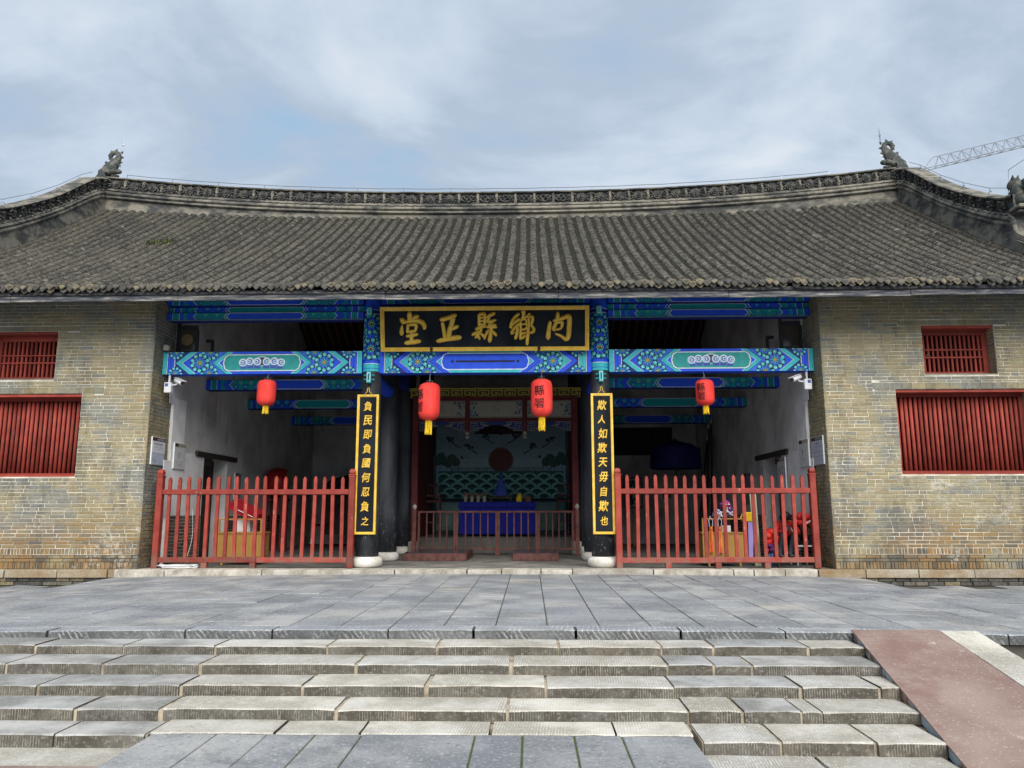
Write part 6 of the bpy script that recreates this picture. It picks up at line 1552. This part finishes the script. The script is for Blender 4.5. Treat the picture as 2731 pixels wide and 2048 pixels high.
# head details, face turned down towards the phone
hc = Vector((6.137, .825, 1.085)); fw = Vector((0, -.80, -.60)); up_ = Vector((0, -.60, .80)); rt = Vector((1, 0, 0))
H_ = lambda a, b, c: tuple(hc + rt*a + up_*b + fw*c)
fc = MB()
fc.tube([H_(0, .0, .075), H_(0, -.022, .098), H_(0, -.032, .082)], [.009,.014,.008], 6).tube([H_(-.022, -.055, .078), H_(0, -.057, .085), H_(.022, -.055, .078)], [.004,.007,.004], 5)
for sx in (-1, 1): fc.tube([H_(sx*.078, .0, .0), H_(sx*.088, -.01, -.005), H_(sx*.08, -.03, .0)], [.012,.018,.01], 6)
fc.build('face', skin_m, person, True)
ey = MB()
for sx in (-1, 1): ey.tube([H_(sx*.030-.012, .012, .074), H_(sx*.030, .014, .080), H_(sx*.030+.012, .012, .074)], [.003,.006,.003], 5)
ey.build('eyes', MAT['ink'], person)
hr = MB(); rows = []
for i in range(9):
    th_ = pi*.62*i/8; row = []
    for k in range(19):
        ph = 2*pi*k/18; r = .098+.006*sin(k*3+i)
        dz = cos(th_); rr = sin(th_)
        front = max(0, -sin(ph))*rr
        q = hc + up_*(r*dz*1.02+.012) + rt*(r*rr*cos(ph)*.95) - fw*(r*rr*sin(ph)*1.0 - .012) 
        row.append(tuple(q))
    rows.append(row)
hr.grid(rows)
for k in range(26):
    a = rng.uniform(-2.2, 2.2); b = hc - fw*.07*cos(a) + rt*.088*sin(a) + up_*.01
    hr.tube([tuple(b+up_*.03), tuple(b-up_*.03-fw*.01*cos(a)+rt*.012*sin(a)), tuple(b-up_*.08+rt*.018*sin(a))], [.018,.018,.006], 5)
hr.build('hair', hair_m, person, True)
sh_ = MB()
for sx in (-1, 1):
    x = 5.97+sx*.10
    sh_.tube(catmull([(x, .50, .335), (x, .46, .335), (x-.003, .40, .328), (x-.006, .355, .322), (x-.006, .335, .32)], 3), [.046,.048,.05,.05,.05,.05,.048,.046,.044,.042,.038,.03,.018], 9, flatten=(1,1,.72))
sh_.build('shoes', shoe_m, person, True)
cf = MB()
cf.lathe([(.068, 0), (.078, .012), (.076, .035), (.064, .04)], (6.155, .905, .965), 14).build('collar', jac, person, True)
ph_ = MB().box(-.036, .036, -.004, .004, -.07, .07, .003); M_ = Matrix.Translation((6.122, .603, .855)) @ Matrix.Rotation(RAD(-42), 4, 'X')
ph_.xform(lambda p: M_ @ Vector(p)).build('phone', MAT['darkglass'], label='dark phone in the hands of the seated person', cat='phone')
# folding chair under the person
ch = thing('chair', (6.2, 1.1, FZ), 'dark folding chair with pale legs under the seated person', 'chair')
MB().box(5.95, 6.42, .86, 1.30, .40, .44, .012).build('seat', MAT['dark_metal'], ch)
for X in (5.97, 6.40):
    MB().tube([(X, 1.30, FZ), (X, .86, .42)], .014, 6).build('leg', MAT['steel'], ch); MB().tube([(X, .80, FZ), (X, 1.24, .42), (X, 1.34, .86)], .014, 6).build('leg', MAT['steel'], ch)
MB().box(5.96, 6.41, 1.31, 1.335, .64, .84, .008).build('backrest', MAT['dark_metal'], ch)
MB().tube([(5.97, .84, .30), (6.40, .84, .30)], .012, 6).build('stretcher', MAT['steel'], ch)
# bright bags and costume bundles beside the person
def bundle(name, c, r, cols, lab, n=26, flat=1.0):
    mb = MB()
    for q in range(n):
        a, b = rng.uniform(0, 6.28), rng.uniform(-1.2, 1.4); d = Vector((cos(a)*cos(b), sin(a)*cos(b), sin(b)*flat))
        p0 = Vector(c)+d*r*.45; mb.tube([tuple(p0), tuple(p0+d*r*.5), tuple(p0+d*r*.7+Vector((0,0,-r*.12)))], [r*.42,r*.40,r*.14], 7, col=rng.choice(cols))
    return mb.build(name, MAT['paint'], label=lab, cat='bundle', smooth=True)
MB().box(5.70, 5.94, .75, 1.0, .43, .46, .01).box(5.72, 5.74, .77, .79, FZ, .43).box(5.90, 5.92, .77, .79, FZ, .43).box(5.72, 5.74, .96, .98, FZ, .43).box(5.90, 5.92, .96, .98, FZ, .43).build('stool', MAT['darkwood'], label='small dark stool left of the seated person', cat='stool')
bundle('red_bundle', (5.84, .86, .66), .17, ((.62,.03,.02), (.55,.02,.02), (.66,.05,.03)), 'bright red padded bundle left of the seated person', 30)
bundle('purple_bundle', (5.72, .62, .44), .10, ((.12,.015,.05), (.10,.02,.12), (.25,.02,.04)), 'dark purple bundle low at the left of the seated person', 18)
MB().tube([(5.74, .62, .36), (5.755, .6, .24), (5.745, .6, .10)], [.03,.035,.02], 6, col=(.03,.12,.40)).tube([(5.72, .62, .44), (5.73, .61, .4), (5.74, .62, .35)], .02, 5, col=(.03,.12,.40)).build('blue_ribbon', MAT['paint'], label='blue ribbon hanging below the dark purple bundle', cat='ribbon')
wc = thing('cushioned_chair', (6.6, 1.3, FZ), 'pale framed chair piled with costumes against the right white wall', 'chair')
MB().box(6.40, 6.77, 1.05, 1.5, .46, .49, .008).build('seat', MAT['white_metal'], wc)
for X in (6.42, 6.75):
    for Y in (1.07, 1.48): MB().tube([(X, Y, FZ), (X, Y, .47)], .016, 6).build('leg', MAT['white_metal'], wc)
MB().tube([(6.75, 1.07, .47), (6.76, 1.03, .6), (6.76, 1.2, .7)], .016, 6).build('arm', MAT['white_metal'], wc)
bundle('black_bundle', (6.60, 1.25, .68), .20, ((.010,.010,.014), (.02,.02,.025), (.03,.012,.015)), 'black costume bundle on the chair by the right wall', 26, 1.1)
bundle('scarlet_bundle', (6.62, 1.22, 1.02), .15, ((.58,.02,.02), (.46,.015,.02), (.65,.04,.03)), 'scarlet costume with trim piled on the black bundle by the right wall', 28, .9)
tr = MB()
for k in range(3): tr.tube([(6.60+.05*k+.02*cos(q), 1.02, .92+.02*sin(q*1.3)+.03*k) for q in range(7)], .008, 5)
tr.build('silver_trim', MAT['white_metal'], label='silver curl trim in front of the scarlet costume', cat='trim')
# ================================================================== far crane
cr_ = thing('tower_crane', (150, 112, -.5), 'distant grey lattice crane jib in the sky above the right roof end', 'crane')
A = Vector((68.6, 110, 58.75)); D = Vector((86.2-68.6, 0, 63.0-58.75)).normalized(); Nn = Vector((-D.z, 0, D.x)); Yy = Vector((0, 1, 0))
jb = MB(); Lj = 84
h_ = lambda s: 1.85*min(1, s/2.4); w_ = 1.3
top = lambda s: A + D*s + Nn*h_(s); bl_ = lambda s: A + D*s - Yy*w_/2; br_ = lambda s: A + D*s + Yy*w_/2
jb.tube([tuple(bl_(.0)), tuple(bl_(Lj))], .11, 5).tube([tuple(br_(.0)), tuple(br_(Lj))], .11, 5).tube([tuple(A), tuple(top(2.4)), tuple(top(Lj))], .115, 5).build('jib_chords', MAT['crane'], cr_)
lc = MB(); s_ = 2.4; k = 0
while s_ < Lj-2:
    for f in (bl_, br_): lc.tube([tuple(f(s_)), tuple(top(s_+1.0))], .065, 4).tube([tuple(top(s_+1.0)), tuple(f(s_+2.0))], .065, 4)
    lc.tube([tuple(bl_(s_)), tuple(br_(s_+2.0))], .05, 4).tube([tuple(bl_(s_)), tuple(br_(s_))], .05, 4); s_ += 2.0
lc.build('jib_lacing', MAT['crane'], cr_)
mx = A + D*Lj; ms = MB()
for dx in (-1, 1):
    for dy in (-1, 1): ms.tube([(mx.x+dx, mx.y+dy, -.5), (mx.x+dx, mx.y+dy, mx.z+8)], .14, 5)
z = 0
while z < mx.z+6: ms.tube([(mx.x-1, mx.y-1, z), (mx.x+1, mx.y-1, z+2)], .065, 4).tube([(mx.x+1, mx.y+1, z), (mx.x-1, mx.y+1, z+2)], .065, 4).tube([(mx.x-1, mx.y-1, z+2), (mx.x-1, mx.y+1, z)], .065, 4).tube([(mx.x+1, mx.y-1, z), (mx.x+1, mx.y+1, z+2)], .065, 4); z += 2
ms.build('mast', MAT['crane'], cr_)
MB().tube([tuple(top(30)), (mx.x, mx.y, mx.z+8), tuple(mx+D*14)], .08, 4).build('tie_rods', MAT['crane'], cr_)
MB().tube([tuple(mx), tuple(mx+D*15)], .5, 4).box(mx.x+11, mx.x+15, mx.y-1.2, mx.y+1.2, mx.z+.5, mx.z+3.5).build('counter_jib', MAT['crane'], cr_)
